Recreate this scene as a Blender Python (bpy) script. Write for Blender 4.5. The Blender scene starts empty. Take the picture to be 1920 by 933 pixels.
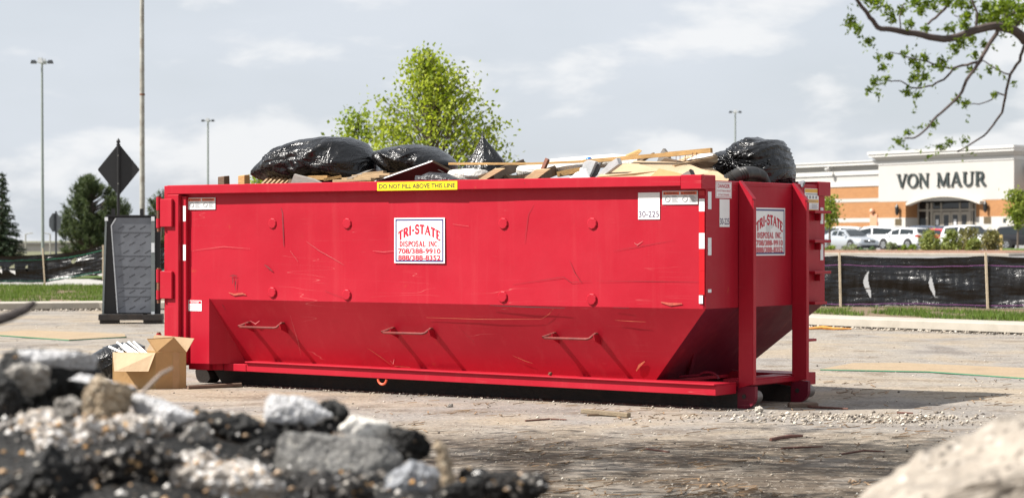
import bpy, bmesh, math, random
import numpy as np
from mathutils import Vector, Matrix, noise
R = math.radians
random.seed(7); rng = np.random.default_rng(7)
scn = bpy.context.scene
COL = scn.collection

# ------------------------------------------------------------------ camera, sky, sun, exposure
CAMZ = 1.575; FPX = 4300.0; HZ = 450.6
cam_d = bpy.data.cameras.new('camera'); cam = bpy.data.objects.new('camera', cam_d); COL.objects.link(cam)
cam.location = (0, 0, CAMZ); cam.rotation_euler = (R(90) - math.atan((466.5 - HZ) / FPX), 0, 0)
cam_d.sensor_width = 36; cam_d.lens = 36 * FPX / 1920; cam_d.clip_end = 6000; cam_d.clip_start = .1
cam_d.dof.use_dof = True; cam_d.dof.focus_distance = 21.8; cam_d.dof.aperture_fstop = 4.0
scn.camera = cam
SUND = Vector((1.95, .5, -2.125)).normalized()          # the way the light travels
sun_d = bpy.data.lights.new('sun', 'SUN'); sun = bpy.data.objects.new('sun', sun_d); COL.objects.link(sun)
sun_d.energy = 5.0; sun_d.angle = R(.53); sun_d.color = (1, .955, .89)
sun.rotation_euler = SUND.to_track_quat('-Z', 'Y').to_euler(); sun.location = (-40, -10, 45)
scn.view_settings.view_transform = 'Standard'; scn.view_settings.look = 'None'
scn.view_settings.gamma = 1; scn.view_settings.exposure = 0.80
W = bpy.data.worlds.new('World'); scn.world = W; W.use_nodes = True
nt = W.node_tree; nt.nodes.clear()
def N(t, **k):
    n = nt.nodes.new(t)
    for a, b in k.items(): setattr(n, a, b)
    return n
o = N('ShaderNodeOutputWorld'); bg = N('ShaderNodeBackground'); bg.inputs[1].default_value = .056
sky = N('ShaderNodeTexSky', sky_type='NISHITA'); sky.sun_disc = False
sky.sun_elevation = math.asin(-SUND.z); sky.sun_rotation = math.atan2(-SUND.x, -SUND.y)
sky.air_density = 1.0; sky.dust_density = 1.5; sky.ozone_density = 1.0
tc = N('ShaderNodeTexCoord')
sep = N('ShaderNodeSeparateXYZ'); nt.links.new(tc.outputs['Generated'], sep.inputs[0])
# soft banks of cloud over the whole sky
n1 = N('ShaderNodeTexNoise'); n1.inputs['Scale'].default_value = 5.0; n1.inputs['Detail'].default_value = 6; n1.inputs['Roughness'].default_value = .5
n2 = N('ShaderNodeTexNoise'); n2.inputs['Scale'].default_value = 12.5; n2.inputs['Detail'].default_value = 9; n2.inputs['Roughness'].default_value = .52; n2.inputs['Distortion'].default_value = .15
mp = N('ShaderNodeMapping'); mp.inputs['Location'].default_value = (3.2, 1.7, .4); mp.inputs['Scale'].default_value = (1, 1, 2.7)
nt.links.new(tc.outputs['Generated'], mp.inputs[0]); nt.links.new(mp.outputs[0], n1.inputs['Vector']); nt.links.new(mp.outputs[0], n2.inputs['Vector'])
r1 = N('ShaderNodeMapRange'); r1.inputs[1].default_value = .38; r1.inputs[2].default_value = .66; r1.inputs[3].default_value = .78; r1.inputs[4].default_value = .96
nt.links.new(n1.outputs[0], r1.inputs[0])
r2 = N('ShaderNodeMapRange', interpolation_type='SMOOTHSTEP'); r2.inputs[1].default_value = .50; r2.inputs[2].default_value = .64; r2.inputs[3].default_value = 0; r2.inputs[4].default_value = .75
nt.links.new(n2.outputs[0], r2.inputs[0])
m1 = N('ShaderNodeMixRGB'); m1.inputs[2].default_value = (7.55, 8.05, 8.75, 1)
nt.links.new(r1.outputs[0], m1.inputs[0]); nt.links.new(sky.outputs[0], m1.inputs[1])
m2 = N('ShaderNodeMixRGB'); m2.inputs[2].default_value = (9.9, 9.95, 10.0, 1)
nt.links.new(r2.outputs[0], m2.inputs[0]); nt.links.new(m1.outputs[0], m2.inputs[1])
nt.links.new(m2.outputs[0], bg.inputs[0]); nt.links.new(bg.outputs[0], o.inputs[0])

# ------------------------------------------------------------------ helpers
def P(px, py, Y):                                        # a photo pixel at Y metres from the camera, as a point in the world
    return Vector(((px - 960) * Y / FPX, Y, CAMZ - (py - HZ) * Y / FPX))
def G(px, py, z=0.0):                                    # a photo pixel on a level at height z
    Y = (CAMZ - z) * FPX / (py - HZ); return Vector(((px - 960) * Y / FPX, Y, z))
YAW = -.6163
DL0 = Vector((-3.762, 24.70, 0)); RV = Vector((math.cos(YAW), math.sin(YAW), 0)); FV = Vector((-math.sin(YAW), math.cos(YAW), 0))
def D(px, py, y):                                        # pixel -> point in the dumpster's own frame at depth y behind its near side
    d = Vector(((px - 960) / FPX, 1, (HZ - py) / FPX)); c = Vector((0, 0, CAMZ)) - DL0
    t = (y - c.dot(FV)) / d.dot(FV); p = c + d * t
    return Vector((p.dot(RV), y, p.z))
def DE(px, py, x):
    d = Vector(((px - 960) / FPX, 1, (HZ - py) / FPX)); c = Vector((0, 0, CAMZ)) - DL0
    t = (x - c.dot(RV)) / d.dot(RV); p = c + d * t
    return Vector((x, p.dot(FV), p.z))
def DW(v): return DL0 + RV * v[0] + FV * v[1] + Vector((0, 0, v[2]))

class MB:
    def __init__(s): s.v = []; s.f = []
    def add(s, vs, fs):
        b = len(s.v); s.v += [tuple(x) for x in vs]; s.f += [tuple(i + b for i in q) for q in fs]; return s
    def box(s, lo, hi):
        x0, y0, z0 = lo; x1, y1, z1 = hi
        return s.add([(x0,y0,z0),(x1,y0,z0),(x1,y1,z0),(x0,y1,z0),(x0,y0,z1),(x1,y0,z1),(x1,y1,z1),(x0,y1,z1)],
                     [(3,2,1,0),(4,5,6,7),(0,1,5,4),(1,2,6,5),(2,3,7,6),(3,0,4,7)])
    def hexa(s, b, t):                                   # 4 bottom + 4 top points
        return s.add(list(b) + list(t), [(3,2,1,0),(4,5,6,7),(0,1,5,4),(1,2,6,5),(2,3,7,6),(3,0,4,7)])
    def beam(s, p0, p1, w, t, up=(0,0,1), w1=None):
        p0, p1 = Vector(p0), Vector(p1); d = (p1 - p0).normalized(); a = d.cross(Vector(up)).normalized(); u = a.cross(d)
        w1 = w1 or w
        q = lambda p, w_: [p - a*w_/2 - u*t/2, p + a*w_/2 - u*t/2, p + a*w_/2 + u*t/2, p - a*w_/2 + u*t/2]
        return s.hexa(q(p0, w), q(p1, w1))
    def prism(s, poly, off):                             # polygon (3D points) pushed along off
        n = len(poly); off = Vector(off); a = [Vector(p) for p in poly]; b = [p + off for p in a]
        return s.add(a + b, [tuple(range(n)), tuple(range(2*n-1, n-1, -1))] + [(i, i+n, (i+1) % n + n, (i+1) % n) for i in range(n)])
    def tube(s, pts, rad, seg=8, cap=True):
        pts = [Vector(p) for p in pts]; n = len(pts)
        if not hasattr(rad, '__len__'): rad = [rad] * n
        ref = None; vs = []; fs = []
        for i, p in enumerate(pts):
            d = (pts[min(i+1, n-1)] - pts[max(i-1, 0)]).normalized()
            if ref is None: ref = d.orthogonal().normalized()
            a = (ref - d * ref.dot(d)); a = a.normalized() if a.length > 1e-6 else d.orthogonal().normalized(); ref = a; b = d.cross(a)
            for k in range(seg):
                t = 2*math.pi*k/seg; vs.append(p + (a*math.cos(t) + b*math.sin(t)) * rad[i])
        for i in range(n-1):
            for k in range(seg): fs.append((i*seg+k, i*seg+(k+1) % seg, (i+1)*seg+(k+1) % seg, (i+1)*seg+k))
        if cap: fs += [tuple(range(seg-1, -1, -1)), tuple(range((n-1)*seg, n*seg))]
        return s.add(vs, fs)
    def cyl(s, p0, p1, r, seg=16, r1=None): return s.tube([p0, p1], [r, r if r1 is None else r1], seg)
    def lathe(s, c, prof, seg=16):                       # prof: (radius, z) about the vertical through c
        c = Vector(c); return s.tube([c + Vector((0,0,z)) for r, z in prof], [max(r, 1e-4) for r, z in prof], seg)
    def build(s, name, mat, parent=None, loc=None, rz=0, smooth=False, bevel=0, bseg=1):
        me = bpy.data.meshes.new(name); o = bpy.data.objects.new(name, me); COL.objects.link(o)
        vs = s.v
        if loc is not None and not parent:
            L = Vector(loc); o.location = L
            if not rz: vs = [tuple(Vector(v) - L) for v in vs]
            o.rotation_euler.z = rz
        me.from_pydata([tuple(v) for v in vs], [], s.f); me.validate()
        if mat: me.materials.append(mat)
        if bevel:
            bm = bmesh.new(); bm.from_mesh(me)
            es = [e for e in bm.edges if len(e.link_faces) == 2 and e.calc_face_angle(0) > .5]
            bmesh.ops.bevel(bm, geom=es, offset=bevel, segments=bseg, affect='EDGES', clamp_overlap=True)
            bm.to_mesh(me); bm.free()
        if smooth:
            me.shade_smooth()
            if smooth != 2:
                try: me.set_sharp_from_angle(angle=R(40))
                except Exception: pass
        if parent: o.parent = parent
        return o
def tag(o, label=None, cat=None, group=None, kind=None):
    if label: o['label'] = label
    if cat: o['category'] = cat
    if group: o['group'] = group
    if kind: o['kind'] = kind
    return o
def thing(name, label, cat, loc=(0,0,0), rz=0, group=None):
    o = bpy.data.objects.new(name, None); COL.objects.link(o); o.empty_display_size = .2
    o.location = loc; o.rotation_euler.z = rz
    return tag(o, label, cat, group)
def struct(o): o['kind'] = 'structure'; return o
def raw(name, V, F, mat, parent=None, loc=None):         # numpy quads / tris, fast
    me = bpy.data.meshes.new(name); V = np.asarray(V, np.float32); F = np.asarray(F, np.int32)
    if loc is not None: V = V - np.asarray(loc, np.float32)
    k = F.shape[1]; me.vertices.add(len(V)); me.vertices.foreach_set('co', V.ravel())
    me.loops.add(F.size); me.loops.foreach_set('vertex_index', F.ravel())
    me.polygons.add(len(F)); me.polygons.foreach_set('loop_start', np.arange(0, F.size, k, dtype=np.int32))
    me.update(calc_edges=True); me.validate()
    if mat: me.materials.append(mat)
    o = bpy.data.objects.new(name, me); COL.objects.link(o)
    if loc is not None: o.location = loc
    if parent: o.parent = parent
    return o
def copy_tree(o, parent=None):
    c = o.copy(); COL.objects.link(c); c.parent = parent
    for ch in list(o.children): copy_tree(ch, c)
    return c

# ------------------------------------------------------------------ materials
class NT:
    def __init__(s, name):
        s.m = bpy.data.materials.new(name); s.m.use_nodes = True; s.t = s.m.node_tree; s.b = s.t.nodes['Principled BSDF']
        s.co = s.t.nodes.new('ShaderNodeTexCoord').outputs['Object']
    def n(s, t, **k):
        x = s.t.nodes.new(t)
        for a, b in k.items(): setattr(x, a, b)
        return x
    def l(s, a, b): s.t.links.new(a, b)
    def map(s, scale=(1,1,1), loc=(0,0,0), rot=(0,0,0), src=None):
        m = s.n('ShaderNodeMapping'); m.inputs['Scale'].default_value = scale; m.inputs['Location'].default_value = loc; m.inputs['Rotation'].default_value = rot
        s.l(src or s.co, m.inputs[0]); return m.outputs[0]
    def noise(s, scale, detail=4, rough=.55, vec=None, dist=0):
        x = s.n('ShaderNodeTexNoise'); x.inputs['Scale'].default_value = scale; x.inputs['Detail'].default_value = detail
        x.inputs['Roughness'].default_value = rough; x.inputs['Distortion'].default_value = dist; s.l(vec or s.co, x.inputs['Vector']); return x.outputs[0]
    def voro(s, scale, vec=None, feat='F1', out='Color'):
        x = s.n('ShaderNodeTexVoronoi', feature=feat); x.inputs['Scale'].default_value = scale; s.l(vec or s.co, x.inputs['Vector']); return x.outputs[out]
    def ramp(s, src, stops, interp='LINEAR'):
        r = s.n('ShaderNodeValToRGB'); r.color_ramp.interpolation = interp; e = r.color_ramp.elements
        while len(e) < len(stops): e.new(.5)
        for q, (p, c) in zip(e, stops):
            q.position = p; q.color = (*c, 1) if hasattr(c, '__len__') else (c, c, c, 1)
        s.l(src, r.inputs[0]); return r.outputs[0]
    def rng(s, src, a, b, c=0, d=1):
        r = s.n('ShaderNodeMapRange'); 
        for i, x in enumerate((a, b, c, d)): r.inputs[i+1].default_value = x
        s.l(src, r.inputs[0]); return r.outputs[0]
    def mix(s, f, a, b, mode='MIX'):
        x = s.n('ShaderNodeMixRGB', blend_type=mode)
        for i, q in enumerate((f, a, b)):
            if hasattr(q, 'links'): s.l(q, x.inputs[i])
            elif i == 0: x.inputs[0].default_value = q
            else: x.inputs[i].default_value = (*q, 1) if hasattr(q, '__len__') else (q, q, q, 1)
        return x.outputs[0]
    def math(s, op, a, b=None):
        x = s.n('ShaderNodeMath', operation=op)
        for i, q in enumerate((a, b)):
            if q is None: continue
            if hasattr(q, 'links'): s.l(q, x.inputs[i])
            else: x.inputs[i].default_value = q
        return x.outputs[0]
    def bump(s, h, dist=.01, strength=1.0, normal=None):
        x = s.n('ShaderNodeBump'); x.inputs['Distance'].default_value = dist; x.inputs['Strength'].default_value = strength
        s.l(h, x.inputs['Height'])
        if normal is not None: s.l(normal, x.inputs['Normal'])
        return x.outputs[0]
    def out(s, col=None, rough=None, bump=None, metal=None, spec=None):
        for k, v in (('Base Color', col), ('Roughness', rough), ('Metallic', metal), ('Specular IOR Level', spec), ('Normal', bump)):
            if v is None: continue
            if hasattr(v, 'links'): s.l(v, s.b.inputs[k])
            elif hasattr(v, '__len__'): s.b.inputs[k].default_value = (*v, 1)
            else: s.b.inputs[k].default_value = v
        return s.m
MATS = {}
def simple(name, col, rough=.6, var=.18, scale=6, bump=0, bscale=60, metal=0, spec=None, island=0, dirt=None):
    if name in MATS: return MATS[name]
    t = NT(name); c = np.array(col)
    f = t.noise(scale, 6, .6)
    a = t.ramp(f, [(.25, tuple(c*(1-var))), (.75, tuple(np.minimum(c*(1+var), .95)))])
    if island:
        g = t.n('ShaderNodeNewGeometry').outputs['Random Per Island']
        a = t.mix(1, a, t.ramp(g, [(0, 1-island), (1, 1+island)]), 'MULTIPLY')
    if dirt:
        a = t.mix(t.rng(t.noise(scale*.7, 8, .7), .5, .72, 0, .8), a, dirt)
    b = t.bump(t.noise(bscale, 6, .6), bump) if bump else None
    MATS[name] = t.out(a, rough, b, metal, spec); return MATS[name]

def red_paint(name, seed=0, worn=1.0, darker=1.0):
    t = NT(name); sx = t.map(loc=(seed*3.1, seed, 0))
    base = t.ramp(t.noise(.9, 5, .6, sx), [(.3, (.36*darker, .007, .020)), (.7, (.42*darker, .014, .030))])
    streak = t.noise(1.0, 5, .65, t.map((9, 9, .45), (seed, 0, 0)))                  # rain runs down the plate
    base = t.mix(t.rng(streak, .54, .8, 0, .26), base, (.47, .055, .065))
    soot = t.noise(2.2, 8, .7, sx)
    base = t.mix(t.rng(soot, .60, .85, 0, .5), base, (.30, .012, .02))
    # scratches: thin, long, several directions
    sc = None
    for k, (rot, sca) in enumerate((((0, .5, 0), 2.6), ((0, -.22, .1), 2.0), ((0, 1.2, 0), 3.1))):
        v = t.noise(sca*.5, 1, .5, t.map((.25, 1, 7), (seed*2+k*7.3, 0, k), rot))
        ln = t.rng(t.math('ABSOLUTE', t.math('SUBTRACT', v, .5)), 0, .0028, 1, 0)
        m = t.math('MULTIPLY', ln, t.rng(t.noise(1.7, 3, .5, t.map(loc=(k*5+seed, 2, k))),   .60, .68))
        sc = m if sc is None else t.math('MAXIMUM', sc, m)
    base = t.mix(t.math('MULTIPLY', sc, .32*worn), base, (.70, .30, .27))
    chips = t.math('MULTIPLY', t.rng(t.noise(38, 5, .75, sx), .66, .69), t.rng(t.noise(2.6, 4, .6, t.map(loc=(4+seed, 1, 0))), .55, .68))
    base = t.mix(t.math('MULTIPLY', chips, worn), base, (.07, .035, .022))
    rust = t.math('MULTIPLY', t.rng(t.noise(7, 8, .75, sx), .62, .74), t.rng(t.noise(1.1, 3, .6, t.map(loc=(9+seed, 5, 3))), .56, .7))
    base = t.mix(t.math('MULTIPLY', rust, .8*worn), base, (.42, .12, .035))
    h = t.math('ADD', t.noise(1.3, 3, .5, sx), t.math('MULTIPLY', t.noise(22, 4, .6, sx), .05))
    return t.out(base, t.rng(t.noise(3, 6, .6, sx), .3, .7, .34, .52), t.bump(h, .012, .7), spec=.22)
RED = red_paint('red_paint'); RED2 = red_paint('red_paint_end', 2.3, .8, .92); REDTRIM = red_paint('red_paint_trim', 5.1, 1.4)
REDD = red_paint('red_paint_shade_dirt', 8.2, 2.4, .36)  # dirtier red, with shade painted into its colour for the low end parts
def wood(name, col, rough=.75, var=.3, stretch=(1,1,1)):
    t = NT(name); c = np.array(col)
    g = t.noise(9, 7, .65, t.map((1.2*stretch[0], 9*stretch[1], 9*stretch[2])))
    a = t.ramp(g, [(.25, tuple(c*(1-var))), (.55, tuple(c)), (.8, tuple(c*(1+var*.6)))])
    a = t.mix(t.rng(t.noise(2.4, 6, .7), .5, .75, 0, .55), a, tuple(c*.45))
    return t.out(a, rough, t.bump(g, .004))
WOODL = wood('weathered_pale_wood', (.42, .29, .16)); WOODT = wood('tan_lath_wood', (.45, .27, .10)); WOODD = wood('dark_old_wood', (.13, .085, .05))
WOODG = wood('grey_old_wood', (.22, .20, .18)); STAKE = wood('pale_stake_wood', (.60, .50, .36), stretch=(9, 9, .2))
def cardboard(name, col):
    t = NT(name); c = np.array(col)
    a = t.ramp(t.noise(3, 6, .6), [(.3, tuple(c*.86)), (.7, tuple(c*1.08))])
    a = t.mix(t.rng(t.noise(30, 3, .6, t.map((1, 1, 14))), .45, .8, 0, .2), a, tuple(c*.7))
    return t.out(a, .8, t.bump(t.math('ADD', t.noise(4, 5, .6), t.math('MULTIPLY', t.noise(60, 2, .5, t.map((8, .6, .6))), .05)), .012), spec=.25)
CARD = cardboard('cardboard', (.46, .285, .13)); CARDIN = cardboard('cardboard_pale', (.50, .365, .23)); PAPER = cardboard('brown_paper', (.44, .33, .215))
def bagmat(name, col=(.005, .005, .006), rough=.24, amp=.011):
    t = NT(name)
    w1 = t.noise(1.5, 3, .5, t.map((1.1, 1.1, 5.2), rot=(0, .75, .2)), 1.1)        # long pulled folds
    w2 = t.noise(3.4, 3, .5, t.map((3.6, 1, .9), rot=(0, .35, 0)), 1.4)
    w3 = t.noise(7, 5, .6, dist=1.2)
    rg = lambda w, k: t.math('POWER', t.math('SUBTRACT', 1.0, t.math('MINIMUM', t.math('MULTIPLY', t.math('ABSOLUTE', t.math('SUBTRACT', w, .5)), k), 1.0)), 1.6)
    h = t.math('ADD', t.math('MULTIPLY', rg(w1, 5), .8), t.math('ADD', t.math('MULTIPLY', rg(w2, 6), .45), t.math('MULTIPLY', rg(w3, 5), .22)))
    a = t.mix(t.rng(t.noise(5, 8, .7), .60, .85, 0, .25), col, (.08, .07, .06))
    return t.out(a, t.rng(t.noise(6, 4, .6), .3, .7, rough-.07, rough+.10), t.bump(h, amp, .8), spec=.5)
BAG = bagmat('black_plastic_film'); BAGW = bagmat('dirty_white_film', (.58, .56, .52), .5, .01); FILM = bagmat('fence_film', (.006, .006, .007), .27, .007)
STEEL = simple('black_rusty_steel', (.022, .018, .016), .65, .4, 7, .004, 40, dirt=(.05, .03, .02))
RUST = simple('rusty_steel', (.16, .06, .03), .75, .5, 14, .004, 60, dirt=(.03, .018, .014))
ROLLER = simple('dull_roller_steel', (.20, .17, .155), .5, .25, 9, .002, 40, metal=.5)
WHITE = simple('white_vinyl', (.80, .80, .80), .35, .04, 8); GREYTXT = simple('grey_print', (.28, .29, .31), .5, .05); BLACKTXT = simple('black_print', (.02, .018, .03), .5, .05)
PURTXT = simple('dark_violet_print', (.06, .03, .10), .5, .05); REDTXT = simple('red_print', (.50, .004, .03), .45, .05); ORANGE = simple('orange_print', (.72, .12, .03), .5, .06)
YEL = simple('yellow_vinyl', (.85, .66, .01), .4, .05); AMBER = simple('amber_print', (.72, .40, .07), .5, .06); NAVY = simple('navy_print', (.045, .045, .17), .45, .05)
REFW = simple('white_reflective_tape', (.74, .76, .78), .4, .06, 30); REFR = simple('red_reflective_tape', (.50, .001, .008), .35, .08, 20)
PALEG = simple('pale_grey_print', (.62, .62, .62), .5, .04)
GALV = simple('galvanised_pole', (.34, .335, .30), .55, .3, 5, dirt=(.20, .14, .09)); POLE = simple('green_grey_pole', (.24, .27, .25), .5, .12); DKPOLE = simple('dark_painted_pole', (.022, .026, .03), .45, .15)
BLKSIGN = simple('black_sign_back', (.008, .008, .009), .5, .2); GRYSIGN = simple('grey_sign_back', (.10, .11, .115), .5, .2)

# ------------------------------------------------------------------ lettering
def text_geo(s, size=1.0, bold=0.0, align='CENTER'):
    c = bpy.data.curves.new('lettering', 'FONT'); c.body = s; c.size = size; c.align_x = align; c.offset = bold; c.resolution_u = 3
    o = bpy.data.objects.new('lettering', c); COL.objects.link(o)
    dg = bpy.context.evaluated_depsgraph_get(); me = bpy.data.meshes.new_from_object(o.evaluated_get(dg))
    V = [v.co.copy() for v in me.vertices]; F = [tuple(p.vertices) for p in me.polygons]
    bpy.data.objects.remove(o); bpy.data.curves.remove(c); bpy.data.meshes.remove(me)
    return V, F
def put_text(mb, s, o, ux, uz, w, h, bold=0.0, nrm=(0, 0, 0)):
    """text fitted into width w and height h, centred on o in the plane ux / uz"""
    V, F = text_geo(s, 1.0, bold); xs = [v.x for v in V]; ys = [v.y for v in V]
    cx, cy = (min(xs)+max(xs))/2, (min(ys)+max(ys))/2; kx = w/(max(xs)-min(xs)); ky = h/(max(ys)-min(ys))
    o, ux, uz = Vector(o), Vector(ux), Vector(uz)
    mb.add([o + ux*((v.x-cx)*kx) + uz*((v.y-cy)*ky) for v in V], F)
def arc(cx, cy, rx, ry, a0, a1, n=12): return [(cx + rx*math.cos(R(a0+(a1-a0)*i/n)), cy + ry*math.sin(R(a0+(a1-a0)*i/n))) for i in range(n+1)]
# roman capitals drawn as strokes on a 1-high cell: (points, half-weight at each end: 1 = heavy, .45 = hairline); serifs as short bars
def glyph(ch):
    S = lambda *q: q; ser = lambda x, y, w=.17: ([(x-w, y), (x+w, y)], .38, .38)
    g = {
     'V': (.92, [([(.12,.98),(.47,.02)],1,1), ([(.80,.98),(.47,.02)],.5,.5), ser(.12,.97), ser(.80,.97,.13)]),
     'O': (1.0, [(arc(.5,.5,.42,.47,90,450,28), 'o', None)]),
     'N': (.95, [([(.15,0),(.15,.97)],.5,.5), ([(.15,.97),(.80,.03)],1,1), ([(.80,.98),(.80,0)],.5,.5), ser(.15,.03,.12), ser(.10,.97,.10), ser(.80,.97,.13)]),
     'M': (1.12, [([(.15,0),(.18,.97)],.5,.5), ([(.18,.97),(.56,.05)],1,1), ([(.56,.05),(.92,.97)],.5,.5), ([(.92,.97),(.97,0)],1,1), ser(.15,.03,.12), ser(.97,.03,.14), ser(.12,.97,.08), ser(.98,.97,.08)]),
     'A': (.95, [([(.12,0),(.46,1)],.5,.5), ([(.46,1),(.82,0)],1,1), ([(.24,.34),(.70,.34)],.45,.45), ser(.12,.03,.13), ser(.82,.03,.15)]),
     'U': (.95, [([(.18,.97),(.18,.32)]+arc(.48,.32,.30,.29,180,270,6)[1:],1,.8), (arc(.48,.32,.30,.29,270,360,6)+[(.78,.97)],.6,.5), ser(.18,.97), ser(.78,.97,.13)]),
     'R': (.92, [([(.20,0),(.20,.97)],1,1), ([(.20,.95)]+arc(.42,.72,.26,.23,90,-90,10)+[(.20,.49)],.55,.55), (arc(.42,.72,.25,.22,60,-60,6),1,1), ([(.46,.50),(.80,0)],1,1), ser(.20,.03,.15), ser(.16,.97,.12), ser(.85,.03,.08)]),
     'T': (.82, [([(.41,0),(.41,.97)],1,1), ([(.06,.94),(.76,.94)],.6,.6), ([(.08,.98),(.08,.76)],.4,.4), ([(.74,.98),(.74,.76)],.4,.4), ser(.41,.03,.16)]),
     'I': (.42, [([(.21,0),(.21,1)],1,1), ser(.21,.03,.16), ser(.21,.97,.16)]),
     'S': (.76, [(arc(.38,.73,.25,.23,20,255,10)+[(.5,.47)]+arc(.38,.27,.27,.24,60,-160,10), .8,.8), ([(.63,.97),(.63,.74)],.4,.4), ([(.10,.28),(.10,.03)],.4,.4)]),
     'E': (.78, [([(.20,0),(.20,1)],1,1), ([(.06,.95),(.68,.95)],.5,.5), ([(.20,.5),(.55,.5)],.5,.5), ([(.06,.05),(.70,.05)],.5,.5), ([(.67,.98),(.67,.76)],.4,.4), ([(.69,.24),(.69,.02)],.4,.4)]),
     'D': (.90, [([(.20,0),(.20,1)],1,1), ([(.20,.95)]+arc(.36,.5,.40,.45,90,-90,14)+[(.20,.05)],.6,.6), (arc(.36,.5,.40,.42,50,-50,6),1,1)]),
     'P': (.80, [([(.20,0),(.20,1)],1,1), ([(.20,.95)]+arc(.40,.72,.26,.23,90,-90,10)+[(.20,.49)],.6,.6), (arc(.40,.72,.26,.22,55,-55,6),1,1), ser(.20,.03,.16)]),
     'L': (.74, [([(.20,0),(.20,1)],1,1), ([(.06,.05),(.66,.05)],.55,.55), ser(.20,.97,.16), ([(.65,.28),(.65,.02)],.4,.4)]),
     'C': (.88, [(arc(.48,.5,.38,.45,50,310,18), 'o', None), ([(.74,.98),(.74,.68)],.4,.4)]),
     '.': (.34, [([(.17,0),(.17,.14)],1,1)]), '-': (.5, [([(.08,.44),(.42,.44)],.8,.8)]), ' ': (.55, [])}
    return g[ch]
def serif_text(mb, s, place, weight=.085, depth=0, nrm=Vector((0,-1,0)), lift=.004, gap=.10):
    """place(u, v) -> 3D point, u along the word 0..1, v 0..1 up"""
    tot = sum(glyph(c)[0] + gap for c in s) - gap; x = 0; k = 0
    for c in s:
        adv, strokes = glyph(c)
        for pts, a, b in strokes:
            n = len(pts); L = []; Rr = []; k += 1
            for i, p in enumerate(pts):
                q0 = pts[max(i-1, 0)]; q1 = pts[min(i+1, n-1)]; dx_, dy_ = q1[0]-q0[0], q1[1]-q0[1]; l = math.hypot(dx_, dy_) or 1
                nx, ny = -dy_/l, dx_/l
                if a == 'o': w = weight*(.45 + .55*abs(nx)**1.3)
                else: w = weight*(a + (b-a)*i/(n-1))
                L.append((p[0]+nx*w, p[1]+ny*w)); Rr.append((p[0]-nx*w, p[1]-ny*w))
            off = nrm * (lift*.25*(k % 5))
            V = [place((x+u)/tot, v) + off for u, v in L] + [place((x+u)/tot, v) + off for u, v in Rr]
            F = [(i, i+1, n+i+1, n+i) for i in range(n-1)]
            if depth:
                m = len(V); V += [v_ - nrm*depth for v_ in V]; F2 = [(i+m, n+i+m, n+i+1+m, i+1+m) for i in range(n-1)]
                sides = [(i, i+m, i+1+m, i+1) for i in range(n-1)] + [(n+i, n+i+1, n+i+1+m, n+i+m) for i in range(n-1)] + [(0, n, n+m, m), (n-1, n-1+m, 2*n-1+m, 2*n-1)]
                F = F + F2 + sides
            mb.add(V, F)
        x += adv + gap
# ------------------------------------------------------------------ ground, roads, kerbs
def sst(a, b, x):
    t = min(max((x-a)/(b-a), 0), 1); return t*t*(3-2*t)
def gh(x, y):                                            # lie of the land: the shop's car park rises to the right
    side = sst(.0, .1, x/max(y, 1.0)) if y > 1 else 0
    return side * (.9*sst(50, 112, y) + 2.0*sst(168, 292, y))
YS = [-40,-10,0,6,10,14,18,22,26,30,34,38,42,46,50,55,60,66,72,80,90,100,112,125,140,155,170,190,210,230,250,270,290,310,350,420,600,1000,2000,5000]
def sheet(name, mat, xs, ys, lift, inside=None, kind='structure'):
    V = []; F = []; nx = len(xs)
    for y in ys:
        for x in xs: V.append((x, y, gh(x, y) + lift))
    for j in range(len(ys)-1):
        for i in range(nx-1): F.append((j*nx+i, j*nx+i+1, (j+1)*nx+i+1, (j+1)*nx+i))
    m = MB(); m.v = V; m.f = F; o = m.build(name, mat, smooth=2); o['kind'] = kind; return o
XS = [-4000,-1500,-600,-300,-200,-140,-100,-75,-55,-40,-30,-22,-16,-12,-8,-5,-2,0,1,2,3,4,5,6,8,10,12,14,17,20,24,28,33,38,44,50,58,66,76,90,110,150,220,350,700,1500,4000]
t = NT('dry_grass_and_soil'); a = t.ramp(t.noise(.35, 8, .65), [(.35, (.085, .095, .04)), (.6, (.16, .15, .085))]); GROUNDM = t.out(a, .95)
sheet('ground', GROUNDM, XS, YS, 0)
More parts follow.
